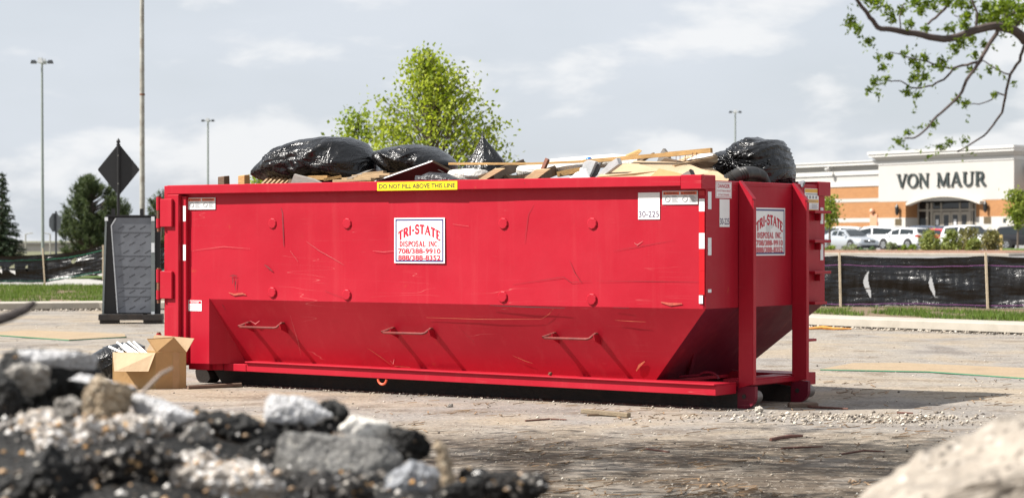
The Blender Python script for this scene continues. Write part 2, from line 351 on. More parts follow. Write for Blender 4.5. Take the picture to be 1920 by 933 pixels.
def gravel_lot_mat():
    t = NT('dusty_broken_asphalt')
    wide = t.noise(.30, 4, .55, t.map((.75, 1.0, 1), (2.3, .9, 0), (0, 0, .12)))
    dust = t.noise(.55, 5, .6, t.map((1.0, .8, 1), (9.3, 4, 0)), .6)
    mid = t.noise(1.5, 7, .66, t.map((.9, 1.0, 1)))
    fine = t.noise(22, 5, .65); grit = t.noise(90, 3, .65)
    a = t.ramp(wide, [(.30, (.20, .185, .17)), (.45, (.29, .26, .225)), (.55, (.255, .235, .215)), (.7, (.325, .28, .225))])
    a = t.mix(t.rng(dust, .46, .62, 0, .85), a, (.325, .265, .195))                  # tan dust lying in drifts
    a = t.mix(t.rng(dust, .44, .33, 0, .8), a, (.175, .155, .14))                   # bare worn asphalt
    a = t.mix(t.rng(mid, .53, .66, 0, .75), a, (.15, .112, .078))                   # soil
    tr = t.noise(.9, 5, .6, t.map((.28, 2.6, 1), (4, 2, 0), (0, 0, .30)))            # old wheel tracks
    a = t.mix(t.rng(tr, .55, .66, 0, .45), a, (.165, .14, .115))
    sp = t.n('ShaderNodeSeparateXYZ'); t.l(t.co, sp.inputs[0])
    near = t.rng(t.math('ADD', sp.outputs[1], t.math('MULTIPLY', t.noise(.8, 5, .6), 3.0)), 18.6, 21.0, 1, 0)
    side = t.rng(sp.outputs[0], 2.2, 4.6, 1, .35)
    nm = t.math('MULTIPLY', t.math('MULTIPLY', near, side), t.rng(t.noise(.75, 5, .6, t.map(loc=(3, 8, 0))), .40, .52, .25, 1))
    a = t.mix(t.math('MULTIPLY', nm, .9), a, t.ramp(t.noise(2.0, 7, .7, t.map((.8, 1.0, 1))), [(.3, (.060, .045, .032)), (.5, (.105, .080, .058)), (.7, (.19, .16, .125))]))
    a = t.mix(1, a, t.ramp(fine, [(.25, .86), (.55, 1.0), (.8, 1.10)]), 'MULTIPLY')
    spk = t.voro(42); sv = t.n('ShaderNodeSeparateXYZ'); t.l(spk, sv.inputs[0])
    a = t.mix(t.math('MULTIPLY', t.rng(sv.outputs[0], .93, .95), .45), a, (.52, .46, .39))
    a = t.mix(t.math('MULTIPLY', t.rng(sv.outputs[1], .93, .95), .6), a, (.06, .052, .045))
    h = t.math('ADD', t.math('MULTIPLY', mid, 1.3), t.math('ADD', t.math('MULTIPLY', fine, .18), t.math('MULTIPLY', grit, .05)))
    h = t.math('ADD', h, t.math('MULTIPLY', t.noise(5, 6, .65, t.map((.9, 1.1, 1))), .5))
    return t.out(a, .95, t.bump(h, .022, 1.0), spec=.15)
LOTM = gravel_lot_mat()
KERB = [(-40, 47.5), (-22, 49.5), (-14, 50.4), (-11.4, 50.9), (-9.3, 51.6), (-4, 51.6), (0, 49.2), (3, 45.6), (5.6, 41.5), (8.5, 38.0), (12, 33.6), (18, 27), (30, 15)]
def kerb_y(x):
    for (a, b), (c, d) in zip(KERB, KERB[1:]):
        if a <= x <= c: return b + (d-b)*(x-a)/(c-a)
    return KERB[-1][1]
# the lot: a lightly uneven sheet up to the kerb
xs = list(np.arange(-30, 30.01, .6)); V = []; F = []; nyl = 150
for i, x in enumerate(xs):
    ye = kerb_y(x) + .05
    for j in range(nyl):
        y = -8 + (ye + 8) * (j/(nyl-1))
        bumpy = .02*noise.noise(Vector((x*.7, y*.7, 0))) + .012*noise.noise(Vector((x*2.1, y*2.1, 5)))
        dw = Vector((x, y, 0)) - DL0; lx, ly = dw.dot(RV), dw.dot(FV)
        if -1 < lx < 7.6 and -.4 < ly < 3: bumpy *= .15
        V.append((x, y, .006 + max(-.002, bumpy*.6 + .004)))
for i in range(len(xs)-1):
    for j in range(nyl-1): F.append((i*nyl+j, (i+1)*nyl+j, (i+1)*nyl+j+1, i*nyl+j+1))
m = MB(); m.v = V; m.f = F; struct(m.build('gravel_lot', LOTM, smooth=2))
CONC = simple('pale_concrete', (.39, .355, .30), .85, .12, 2.5, .004, 50, dirt=(.30, .27, .22))
def strip(name, line, prof, mat, kind='structure'):      # sweep a profile (offset behind, z) along a line in plan
    m = MB(); n = len(prof); L = []
    for i, p in enumerate(line):
        a = Vector(line[max(i-1, 0)]); b = Vector(line[min(i+1, len(line)-1)]); d = (b-a).normalized(); nr = Vector((-d.y, d.x))
        if nr.y < 0: nr = -nr
        for o_, z in prof: L.append((p[0]+nr.x*o_, p[1]+nr.y*o_, z))
    F = [(i*n+k, (i+1)*n+k, (i+1)*n+k+1, i*n+k+1) for i in range(len(line)-1) for k in range(n-1)]
    m.v = L; m.f = F; o = m.build(name, mat); o['kind'] = kind; return o
dense = []
for (a, b), (c, d) in zip(KERB, KERB[1:]):
    k = max(2, int(math.hypot(c-a, d-b)/1.2))
    for i in range(k): dense.append((a+(c-a)*i/k, b+(d-b)*i/k))
dense.append(KERB[-1])
strip('kerb', dense, [(.16, -.02), (.14, .035), (.0, .045), (.0, .175), (.02, .19), (.80, .20), (.80, .1)], CONC)
SOIL = simple('brown_soil', (.17, .12, .075), .95, .3, 3, .03, 14)
strip('deep_grass_verge', [q for q in dense if q[0] < 1], [(9, .12), (12, .20), (18, .20), (20.5, .19), (22, .05), (23, -.02)], SOIL)
strip('grass_verge', dense, [(.78, .185), (1.2, .21), (3.0, .25), (6, .22), (9, .10), (11, .01)], SOIL)
ROADC = simple('pale_road_concrete', (.34, .325, .30), .9, .1, .6, .003, 40)
strip('road', [(x, y+21.5) for x, y in dense if x < 1], [(0, .006), (14, .006), (34, .006), (60, .006)], ROADC)
LOTA = simple('car_park_asphalt', (.22, .215, .21), .9, .12, .4, .003, 30)
sheet('car_park', LOTA, [x for x in XS if 3 <= x <= 150], [y for y in YS if 55 <= y <= 350], .012)
MULCH = simple('brown_mulch', (.24, .13, .085), .95, .35, 6, .05, 12, dirt=(.34, .25, .17))
# planted median in front of the parked cars
def island(name, mat, pts, z0, z1):
    m = MB(); m.prism([Vector((x, y, gh(x, y)+z0)) for x, y in pts], (0, 0, z1-z0)); o = m.build(name, mat, bevel=.03); return struct(o)
island('median_kerb', CONC, [(12.5, 107), (22.6, 104.2), (25.2, 107), (26.2, 115), (24.6, 127), (14, 132)], -.3, .13)
island('mulch_bed', MULCH, [(12.7, 107.3), (22.5, 104.5), (24.9, 107.2), (25.9, 115), (24.4, 126.7), (14.2, 131.6)], -.2, .17)
GRASSM = simple('mown_grass', (.10, .15, .035), .9, .3, 3, .03, 20)
island('grass_island', GRASSM, [(31.0, 146), (46, 138), (47, 142), (32, 150)], -.3, .16)
island('far_grass_island', GRASSM, [(-24.5, 92), (-14.5, 94), (-14.5, 96), (-24.5, 94.5)], -.2, .10)

# ------------------------------------------------------------------ grass blades, gravel, litter
def leafmat(name, c0, c1, trans=.35, rough=.55):
    t = NT(name); g = t.n('ShaderNodeNewGeometry').outputs['Random Per Island']
    col = t.ramp(g, [(0, c0), (.55, tuple((np.array(c0)+np.array(c1))/2)), (1, c1)])
    col = t.mix(1, col, t.ramp(t.noise(1.1, 4, .6), [(.3, .8), (.7, 1.2)]), 'MULTIPLY')
    t.out(col, rough, spec=.3)
    tr = t.n('ShaderNodeBsdfTranslucent'); t.l(t.mix(1, col, (1.25, 1.3, .6), 'MULTIPLY'), tr.inputs[0])
    mx = t.n('ShaderNodeMixShader'); mx.inputs[0].default_value = trans
    t.l(t.b.outputs[0], mx.inputs[1]); t.l(tr.outputs[0], mx.inputs[2]); t.l(mx.outputs[0], t.t.nodes['Material Output'].inputs[0])
    return t.m
def blades(base, h, w, lean=.5):
    n = len(base); a = rng.uniform(0, 2*np.pi, n); hh = h*rng.uniform(.5, 1.3, n); s = np.stack([np.cos(a), np.sin(a), 0*a], 1)
    b = rng.uniform(0, 2*np.pi, n); ln = (lean*hh*rng.uniform(.2, 1, n))[:, None]*np.stack([np.cos(b), np.sin(b), 0*b], 1)
    V = np.empty((n, 3, 3)); V[:, 0] = base - s*w/2; V[:, 1] = base + s*w/2; V[:, 2] = base + ln + np.stack([0*a, 0*a, hh], 1)
    return V.reshape(-1, 3), np.arange(3*n).reshape(n, 3)
GRASSL = leafmat('grass_blades', (.045, .085, .012), (.17, .25, .05))
pts = []
for i in range(26000):
    x = random.uniform(-18.5, -9.2); off = random.uniform(3.0, 19.5)
    if noise.noise(Vector((x*.9, off*.5, 8))) < -.22: continue
    pts.append((x, kerb_y(x)+off, .2))
for i in range(34000):
    right = i % 5 < 3
    x = random.uniform(4.6, 12.5) if right else random.uniform(-15.5, -8.2)
    off = random.uniform(.8, 3.3)**1.0
    cl = noise.noise(Vector((x*1.3, off*1.6, 3)))
    if cl < -.12 - (.0 if right else -.12): continue
    yk = kerb_y(x); sl = -1.2 if right else .25; l = math.hypot(1, sl)
    z = .185 + .03*min(max((off-.8)/1.2, 0), 1)
    pts.append((x - sl/l*off if right else x, yk + off/l if right else yk+off, z))
V, F = blades(np.array(pts), .10, .017); tag(raw('grass', V, F, GRASSL), 'short green grass on the verge behind the kerb', 'grass', kind='stuff')

def pebbles(pos, size, mat, name, flat=.7):
    n = len(pos); base = np.array([(1,0,0),(-1,0,0),(0,1,0),(0,-1,0),(0,0,1),(0,0,-1)], float)
    f = np.array([(0,2,4),(2,1,4),(1,3,4),(3,0,4),(2,0,5),(1,2,5),(3,1,5),(0,3,5)])
    V = base[None]*rng.uniform(.55, 1.3, (n, 6, 1)); a = rng.uniform(0, 6.28, n); c, s = np.cos(a), np.sin(a)
    X = V[..., 0]*c[:, None]-V[..., 1]*s[:, None]; Y = V[..., 0]*s[:, None]+V[..., 1]*c[:, None]
    V = np.stack([X, Y, V[..., 2]*flat], -1)*size[:, None, None] + pos[:, None]
    return raw(name, V.reshape(-1, 3), (f[None]+6*np.arange(n)[:, None, None]).reshape(-1, 3), mat)
t = NT('gravel_stones'); g = t.n('ShaderNodeNewGeometry').outputs['Random Per Island']
GRAV = t.out(t.ramp(g, [(0, (.07, .06, .055)), (.2, (.20, .17, .14)), (.5, (.38, .33, .27)), (.85, (.50, .45, .38)), (1, (.62, .58, .52))]), .95, spec=.2)
pos = []; sz = []
for i in range(9000):
    Y = 13.5 + 30*random.random()**2.2; X = random.uniform(-.235, .235)*Y
    q = noise.noise(Vector((X*.8, Y*.5, 9)))*.5 + noise.noise(Vector((X*2.6, Y*1.5, 2)))*.5
    if q < -.02 and random.random() < .7: continue
    s = .0045 + .010*random.random()**4 + (.018*random.random() if random.random() < .012 else 0)
    dw = Vector((X, Y, 0)) - DL0; lx, ly = dw.dot(RV), dw.dot(FV)
    if Y > kerb_y(X)-.2 or (-.2 < lx < 6.9 and .6 < ly < 1.9): continue
    pos.append((X, Y, .012+s*.3)); sz.append(s)
for i in range(900):                                     # the loose spill before the right-hand runner
    X = random.gauss(3.0, .75); Y = random.gauss(20.1, .34); s = .006 + .02*random.random()**2.5; pos.append((X, Y, .012+s*.35)); sz.append(s)
for i in range(700):
    lx = random.uniform(.3, 7.0); p = DW((lx, .52 - abs(random.gauss(0, .13)), 0)); s = .005 + .013*random.random()**3
    pos.append((p.x, p.y, .012+s*.35)); sz.append(s)
for i in range(900):                                     # crumbs of broken paving along the kerb foot
    x = random.uniform(4.8, 9.5) if i % 2 else random.uniform(-13, -8.5); s = .012 + .03*random.random()**2
    pos.append((x, kerb_y(x) - abs(random.gauss(0, .25)), .012+s*.3)); sz.append(s)
tag(pebbles(np.array(pos), np.array(sz), GRAV, 'gravel'), 'loose gravel and crumbs scattered over the dusty lot', 'gravel', kind='stuff')
# wood chips and dry litter
cp = []
for i in range(1500):
    Y = 14 + 12*random.random()**1.6; X = random.uniform(-.06, .22)*Y
    if noise.noise(Vector((X*1.2, Y*1.2, 40))) < .1: continue
    cp.append((X, Y, .02))
m = MB()
for x, y, z in cp:
    a = random.uniform(-.5, .5)+random.choice([0, 0, math.pi/2]); l = random.uniform(.015, .07); m.beam((x-math.cos(a)*l, y-math.sin(a)*l, z-.004), (x+math.cos(a)*l, y+math.sin(a)*l, z+random.uniform(0, .012)), random.uniform(.006, .014), .005)
tag(m.build('wood_litter', simple('wood_litter', (.20, .13, .075), .9, .4, 3, island=.5)), 'dry wood chips and bark bits strewn on the ground', 'litter', kind='stuff')

# ------------------------------------------------------------------ the roll-off dumpster (x along its length, y back from its near side)
H = 2.166; WD = 2.50; LN = 6.71; ZS = .952; YP = .09; YB = .46; ZB = .25
dump = thing('roll_off_dumpster', 'long red steel roll-off dumpster heaped with rubbish on the gravel lot', 'dumpster', DL0, YAW)
def dp(mb, name, mat=RED, parent=dump, **k): return mb.build(name, mat, parent, **k)
# tub: side plate, sloped lower plate, end plate and its slope, far side, door end, floor
nx = 44
def wob(x, z, s): return .011*noise.noise(Vector((x*.9, z*1.3, s))) + .003*noise.noise(Vector((x*2.7, z*2.2, s+4)))
m = MB(); V = []; F = []
zs = [ZS + (2.07-ZS)*k/9 for k in range(10)]
for i in range(nx+1):
    x = .23 + (LN-.23)*i/nx
    for k, z in enumerate(zs): V.append((x, YP + (wob(x, z, 1) if 0 < k < 9 and 0 < i < nx else 0), z))
F = [(i*10+k, (i+1)*10+k, (i+1)*10+k+1, i*10+k+1) for i in range(nx) for k in range(9)]
m.add(V, F); dp(m, 'side_panel', RED, smooth=2)
XB = 5.94; XL = .60
m = MB(); V = []
for i in range(nx+1):
    for k in range(7):
        f = k/6; z = ZS + (ZB-ZS)*f; y = YP + (YB-YP)*f; xr = LN + (XB-LN)*f
        x = XL + (xr-XL)*i/nx; V.append((x, y + (wob(x, z, 7) if 0 < k < 6 and 0 < i < nx else 0), z))
m.add(V, [(i*7+k+1, (i+1)*7+k+1, (i+1)*7+k, i*7+k) for i in range(nx) for k in range(6)]); dp(m, 'lower_side_panel', RED, smooth=2)
m = MB().add([(LN, YP, ZS), (LN, WD-YP, ZS), (LN, WD-YP, 2.12), (LN, YP, 2.12), (LN-.03, WD-YP, 2.12), (LN-.03, YP, 2.12), (LN-.03, YP, ZS), (LN-.03, WD-YP, ZS)], [(0,1,2,3), (3,2,4,5), (5,4,7,6), (0, 3, 5, 6), (1, 7, 4, 2)])
dp(m, 'end_panel', RED2)
m = MB().add([(LN, YP, ZS), (LN, WD-YP, ZS), (XB, WD-YB, ZB), (XB, YB, ZB)], [(3,2,1,0)])
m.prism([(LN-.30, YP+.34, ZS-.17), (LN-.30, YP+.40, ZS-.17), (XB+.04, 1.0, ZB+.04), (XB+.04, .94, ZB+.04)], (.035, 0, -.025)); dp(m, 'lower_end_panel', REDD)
m = MB().add([(LN, WD-YP, ZS), (.2, WD-YP, ZS), (.2, WD-YP, 2.12), (LN, WD-YP, 2.12)], [(0,1,2,3)])
m.add([(LN, WD-YP, ZS), (.2, WD-YP, ZS), (.2, WD-YB, ZB), (XB, WD-YB, ZB)], [(3,2,1,0)]); dp(m, 'far_side_panel', RED2)
m = MB().box((.10, YB, ZB-.03), (XB, WD-YB, ZB)); dp(m, 'floor_panel', RED2)
dp(MB().box((.0, .02, .22), (.058, WD-.02, H-.004)), 'tailgate', REDTRIM, bevel=.006)
m = MB().box((.066, 0, .20), (.232, YP+.02, 2.068)); m.box((.232, .045, .26), (.30, YP+.02, 2.05)); dp(m, 'corner_post', RED, bevel=.006)
dp(MB().box((.066, WD-.10, .20), (.232, WD, 2.068)), 'corner_post', RED2)
dp(MB().box((.0605, 0, 2.07), (6.50, .20, H)), 'top_rail', REDTRIM, bevel=.006)
dp(MB().box((.0605, WD-.20, 2.06), (6.50, WD, H-.005)), 'top_rail', REDTRIM)
m = MB().box((6.50, -.008, 2.040), (6.725, .245, H+.006)); dp(m, 'rail_end_cap', REDTRIM, bevel=.007)
m = MB().box((6.50, WD-.25, 2.015), (6.728, WD+.008, H-.01)); dp(m, 'rail_end_cap', RED2, bevel=.007)
dp(MB().box((6.64, .247, 2.08), (6.713, WD-.252, 2.125)), 'end_rail', RED2, bevel=.006)
m = MB().box((.302, YP-.006, .20), (.600, YP+.05, ZS+.004)); m.add([(.6, YP-.006, ZS+.004), (.6, YP-.006, .2), (.6, YB+.1, .2), (.6, YP+.05, ZS)], [(0,1,2,3)])
m.add([(.6005, YP, ZS), (.6005, YP, .26), (.80, YB-.01, .26)], [(0, 1, 2)])
dp(m, 'corner_gusset', RED)
# hinges with their rusty pins
for z0, z1 in ((1.72, 2.02), (.95, 1.245), (.255, .553)):
    h = MB(); h.box((-.012, -.034, z0), (.164, -.002, z1)); hh = dp(h, 'hinge', REDTRIM, bevel=.006)
    for q0, q1 in ((z0-.01, z0+.09), (z1-.12, z1+.02)): k = MB(); k.cyl((-.046, -.012, q0), (-.046, -.012, q1), .028, 12); dp(k, 'knuckle', REDTRIM, hh, smooth=True)
    k = MB(); k.tube([(-.046, -.012, q) for q in (z0-.05, z0-.011, z0-.010, z0+.09, z0+.091, z1-.121, z1-.12, z1+.02, z1+.021, z1+.035)], [.020,.020,.015,.015,.023,.023,.015,.015,.020,.020], 12); dp(k, 'hinge_pin', RUST, hh, smooth=True)
# round plugs welded on the side plate
for x, z in ((1.492, 1.751), (2.496, 1.746), (4.447, 1.738), (5.477, 1.734), (1.485, 1.034), (2.49, 1.023), (4.44, 1.03), (5.471, 1.021)):
    p = MB(); p.tube([(x, YP+.01, z), (x, YP-.012, z), (x, YP-.018, z)], [.056, .056, .048], 9); dp(p, 'welded_plug', REDTRIM)
HANDLE = simple('rust_red_steel', (.19, .030, .025), .6, .4, 14, .003, 60)
# step handles on the lower plate
for (ax, az), (bx, bz) in (((.97, .668), (1.50, .668)), ((2.905, .653), (3.45, .653)), ((4.875, .648), (5.41, .648))):
    f = (ZS - az)/(ZS - ZB); yw = YP + (YB-YP)*f; yo = .13
    h = MB(); h.tube([(ax+.10, yw+.06, az+.045), (ax+.085, yw-.05, az+.04), (ax, yo, az), (ax+.03, yo, az-.006), (bx-.03, yo, bz-.004), (bx-.005, yo+.01, bz), (bx+.03, yw-.06, bz+.045), (bx+.035, yw+.06, bz+.05)], .0125, 8)
    hh = dp(h, 'step_handle', HANDLE, smooth=True)
    for x in (ax+.088, bx+.030):
        q = MB(); q.prism([(x, yw-.10, az+.035), (x, yw+.02, az+.035), (x, yw+.06, az-.075), (x, yw-.08, az-.02)], (.012, 0, 0)); dp(q, 'bracket', REDTRIM, hh)
# the long channel below
def zc(x): return .190 - .0058*x
m = MB()
def chan(x0, x1, y0, y1, dz0, dz1):
    m.hexa([(x0, y0, zc(x0)+dz0), (x1, y0, zc(x1)+dz0), (x1, y1, zc(x1)+dz0), (x0, y1, zc(x0)+dz0)], [(x0, y0, zc(x0)+dz1), (x1, y0, zc(x1)+dz1), (x1, y1, zc(x1)+dz1), (x0, y1, zc(x0)+dz1)])
chan(.95, 6.705, .28, .66, 0, .092); chan(.95, 6.705, .252, .66, .0925, .108)
chan(.62, .945, .28, .66, -.002, .075)
m.hexa([(.30, YP-.004, .195), (.57, YP-.004, .195), (.62, .281, .188), (.30, .40, .195)], [(.30, YP-.004, .262), (.57, YP-.004, .262), (.62, .281, .262), (.30, .40, .262)])
dp(m, 'side_channel', REDTRIM, bevel=.004)
m = MB().box((.30, WD-.66, .16), (6.71, WD-.28, .28)); dp(m, 'side_channel', RED2)
m = MB().box((.95, .30, ZB+.045), (5.9, .44, ZB+.049))
# knocks, scrapes and scratches worn into the paint, each a film of its own
DARKM = simple('scratch_dark', (.19, .012, .018), .6, .3, 30); PALEM = simple('scratch_pale', (.48, .12, .12), .6, .2, 30); RUSTM = simple('scrape_rust', (.40, .07, .045), .8, .45, 40); BLKM = simple('scrape_black', (.025, .02, .018), .7, .3, 40); GOLDM = simple('scrape_ochre', (.34, .07, .03), .7, .3, 40)
def mark(px, wpx, mt, slope=False, lab='scratch'):
    pts = []
    for a, b in px:
        y = YP
        if slope:
            for _ in range(4): q = D(a, b, y); y = YP + (YB-YP)*(ZS-q.z)/(ZS-ZB)
        q = D(a, b, y); pts.append(q + (Vector((0, -.0098, -.004)) if slope else Vector((0, -.0098, 0))))
    w_ = wpx*.6/190; m = MB(); V = []
    for i_, p in enumerate(pts):
        d = (pts[min(i_+1, len(pts)-1)]-pts[max(i_-1, 0)]).normalized(); n_ = Vector((-d.z, 0, d.x)); k_ = w_*(.35 if i_ in (0, len(pts)-1) else 1)*.5
        V += [p+n_*k_, p-n_*k_]
    m.add(V, [(2*i_, 2*i_+2, 2*i_+3, 2*i_+1) for i_ in range(len(pts)-1)]); dp(m, lab, mt)
for px, w_, mt in (([(1002,384),(992,402),(988,430),(985,456)], 1.3, DARKM), ([(575,452),(600,470),(622,482),(646,496)], 1.2, PALEM), ([(1069,488),(1078,510),(1091,529)], 1.8, DARKM), ([(962,533),(1058,519),(1072,529),(1110,526)], 1.3, DARKM), ([(1120,526),(1220,527),(1322,528)], 1.4, DARKM),
                   ([(432,517),(438,516),(446,517)], 3, BLKM), ([(437,518),(438,526),(437,532)], 3, BLKM), ([(444,520),(443,532),(442,545)], 3, BLKM), ([(430,548),(440,552),(455,550),(462,552)], 7, RUSTM), ([(1240,566),(1258,570),(1280,569)], 9, RUSTM), ([(497,496),(504,501),(512,508)], 7, DARKM), ([(528,389),(531,400),(532,430),(533,462)], 5, DARKM),
                   ([(545,470),(560,490)], 2, PALEM), ([(850,420),(880,424)], 2, PALEM), ([(1190,455),(1196,459),(1206,452)], 3, PALEM), ([(700,470),(720,472),(760,468)], 1.5, PALEM), ([(360,470),(420,462),(470,466)], 1.2, PALEM), ([(1150,470),(1200,462),(1265,450)], 1.1, DARKM), ([(610,545),(650,560)], 2.2, DARKM), ([(920,572),(990,575),(1060,577)], 2.6, BLKM), ([(1150,576),(1180,577)], 2.5, BLKM), ([(1230,384),(1250,388)], 1.4, PALEM)): mark(px, w_, mt)
for px, w_, mt in (([(690,651),(715,668),(736,684)], 1.6, GOLDM), ([(740,685),(770,687)], 2.2, GOLDM), ([(800,594),(900,597),(1016,597)], 1.8, GOLDM), ([(1016,597),(1030,588),(1040,576)], 1.2, GOLDM), ([(962,665),(985,675),(1000,680)], 1.5, GOLDM), ([(1155,599),(1185,601),(1212,602)], 1.5, GOLDM), ([(1194,694),(1200,684),(1210,676)], 9, GOLDM), ([(733,675),(738,681),(740,672)], 5, PALEM), ([(418,570),(424,580)], 4, BLKM), ([(470,600),(480,606),(488,600)], 4, PALEM), ([(860,610),(890,640)], 1.2, DARKM), ([(545,590),(560,640),(566,668)], 1.3, PALEM)): mark(px, w_, mt, True)
# runners, rollers, hook-end posts
for y0 in (.70, 1.74):
    r_ = MB(); r_.prism([(.06, y0, .19), (.22, y0, .012), (6.695, y0, .012), (6.695, y0, .16), (6.40, y0, .19)], (0, .06, 0)); dp(r_, 'runner', STEEL)
    pl = MB(); cx, cz, rr = 6.772, .125, .115
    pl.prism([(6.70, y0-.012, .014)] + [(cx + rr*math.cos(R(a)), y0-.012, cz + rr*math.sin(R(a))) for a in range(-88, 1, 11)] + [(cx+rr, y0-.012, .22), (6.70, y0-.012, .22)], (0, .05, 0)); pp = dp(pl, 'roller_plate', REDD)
    hb = MB(); hb.tube([(6.772, y0-.014, .125), (6.772, y0-.020, .125)], [.022, .022], 10); dp(hb, 'axle_hole', STEEL, pp)
    ro = MB(); ro.cyl((6.785, y0+.045, .112), (6.785, y0+.21, .112), .062, 20); dp(ro, 'front_roller', ROLLER, smooth=True)
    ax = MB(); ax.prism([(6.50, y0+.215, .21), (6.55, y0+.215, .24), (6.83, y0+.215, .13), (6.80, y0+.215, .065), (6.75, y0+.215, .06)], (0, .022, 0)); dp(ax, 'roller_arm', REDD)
    wh = MB(); wh.tube([(-.03, y0-.05, .105), (-.03, y0-.04, .108), (-.03, y0+.14, .108), (-.03, y0+.15, .105)], [.10, .108, .108, .10], 22); dp(wh, 'rear_roller', STEEL, smooth=True)
    po = MB(); po.prism([(LN+.002, y0-.016, .20), (6.862, y0-.016, .24), (6.862, y0-.016, 1.965), (LN+.006, y0-.016, 2.122)], (0, .052, 0)); pq = dp(po, 'hook_end_post', RED2, bevel=.004)
    fl = MB(); fl.prism([(6.858, y0-.017, 1.970), (6.874, y0-.017, 1.960), (LN+.016, y0-.017, 2.132), (LN+.006, y0-.017, 2.124)], (0, .056, 0)); dp(fl, 'post_cap', RED2, pq)
    fo = MB(); fo.box((6.862, y0-.016, .24), (6.872, y0+.036, 1.945)); dp(fo, 'post_flange', REDTRIM, pq)
m = MB().box((6.50, .765, .205), (6.70, 1.735, .275)); m.box((6.705, .77, .215), (6.74, 1.735, .262)); dp(m, 'cross_member', RED2, bevel=.004)
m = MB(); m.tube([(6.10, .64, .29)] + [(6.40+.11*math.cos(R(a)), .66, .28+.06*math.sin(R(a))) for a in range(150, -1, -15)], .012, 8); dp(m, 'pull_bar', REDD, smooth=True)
m = MB(); m.tube([(2.78 + .055*math.cos(R(a)), .30, .168 + .055*math.sin(R(a))) for a in range(178, 363, 15)], .012, 8); dp(m, 'tie_ring', simple('orange_primer', (.72, .11, .05), .5, .15), smooth=True)
# rungs on the far end corner
for k, z in enumerate((1.855, 1.568, 1.262, .962)):
    g = MB(); g.box((LN+.002, 2.02, z-.014), (LN+.10, 2.36-.03*k*(k > 2), z+.014)); g.box((LN+.002, 2.20, z-(.085 if k < 3 else .02)), (LN+.06, 2.225, z-.0145)); dp(g, 'ladder_rung', RED2, bevel=.004)
g = MB().box((6.77, 1.777, .597), (6.86, 1.96, .622)); dp(g, 'ladder_rung', RED2, bevel=.004)
# ---- printed stickers: each a thin sheet of its own with its print as a child
def sticker(name, c0, c1, face, bg, label=None, th=.003):
    (a0, z0), (a1, z1) = c0, c1; s = MB()
    if face == 'side': y = YP - .0085; s.box((a0, y-th, z0), (a1, y, z1)); org = Vector(((a0+a1)/2, y-th-.0012, (z0+z1)/2)); ux = Vector((1,0,0))
    elif face == 'rail': y = -.001; s.box((a0, y-th, z0), (a1, y, z1)); org = Vector(((a0+a1)/2, y-th-.0012, (z0+z1)/2)); ux = Vector((1,0,0))
    elif face == 'gusset': y = YP - .007; s.box((a0, y-th, z0), (a1, y, z1)); org = Vector(((a0+a1)/2, y-th-.0012, (z0+z1)/2)); ux = Vector((1,0,0))
    else: x = LN + .001; s.box((x, a0, z0), (x+th, a1, z1)); org = Vector((x+th+.0012, (a0+a1)/2, (z0+z1)/2)); ux = Vector((0,1,0))
    ob = dp(s, name, bg)
    if label: ob['label'] = label
    return ob, org, ux, abs(a1-a0), abs(z1-z0)
UZ = Vector((0, 0, 1))
def rect(mb, o, ux, x0, x1, z0, z1, lift=0):
    n = UZ.cross(ux) if False else ux.cross(UZ); o = o + n*lift
    mb.add([o+ux*x0+UZ*z0, o+ux*x1+UZ*z0, o+ux*x1+UZ*z1, o+ux*x0+UZ*z1], [(0,1,2,3)])
def frame(mb, o, ux, w, h, t_):
    rect(mb, o, ux, -w/2, w/2, h/2-t_, h/2); rect(mb, o, ux, -w/2, w/2, -h/2, -h/2+t_); rect(mb, o, ux, -w/2, -w/2+t_, -h/2+t_, h/2-t_); rect(mb, o, ux, w/2-t_, w/2, -h/2+t_, h/2-t_)
def company_sign(c0, c1, face):
    s, o_, ux, w, h = sticker('company_sign', c0, c1, face, WHITE); n = ux.cross(UZ)
    b = MB(); frame(b, o_, ux, w*.95, h*.94, w*.024); dp(b, 'border', NAVY, s)
    st = MB()                                            # the pale map outline behind the words
    op = [(-.11,.24),(-.05,.27),(.02,.27),(.03,-.05),(.02,-.14),(-.02,-.17),(-.05,-.10),(-.09,-.02),(-.13,.08),(-.10,.13)]
    st.add([o_+ux*x*w+UZ*z*h for x, z in op], [tuple(range(len(op)))]); st.add([o_+ux*x*w+UZ*z*h+n*.0002 for x, z in [(.04,.06),(.04,.24),(.16,.24),(.12,.10)]], [(0,1,2,3)]); dp(st, 'state_outline', PALEG, s)
    L = MB()
    def bow(u, v):
        x = (u-.5)*.84; lift = .335 - .95*x*x; hh = .20; return o_ + n*.0006 + ux*(x*w) + UZ*((lift - .085 + (v-.5)*hh)*h)
    serif_text(L, 'TRI-STATE', bow, .15, nrm=n, lift=.0004, gap=.05)
    serif_text(L, 'DISPOSAL INC.', lambda u, v: o_ + n*.0006 + ux*((u-.5)*.79*w) + UZ*((-.075+(v-.5)*.12)*h), .135, nrm=n, lift=.0004, gap=.09)
    put_text(L, '708/388-9910', o_+n*.0006+UZ*(-.235*h), ux, UZ, w*.84, h*.118, .026); put_text(L, '888/388-8352', o_+n*.0006+UZ*(-.380*h), ux, UZ, w*.84, h*.118, .026)
    dp(L, 'lettering', REDTXT, s)
company_sign((3.109, 1.350), (3.742, 1.800), 'side'); company_sign((.97, 1.432), (1.585, 1.885), 'end')
s, o_, ux, w, h = sticker('fill_line_sticker', (2.957, 2.072), (3.957, 2.156), 'rail', YEL); L = MB(); put_text(L, 'DO NOT FILL ABOVE THIS LINE', o_, ux, UZ, w*.95, h*.55, .018); dp(L, 'lettering', BLACKTXT, s)
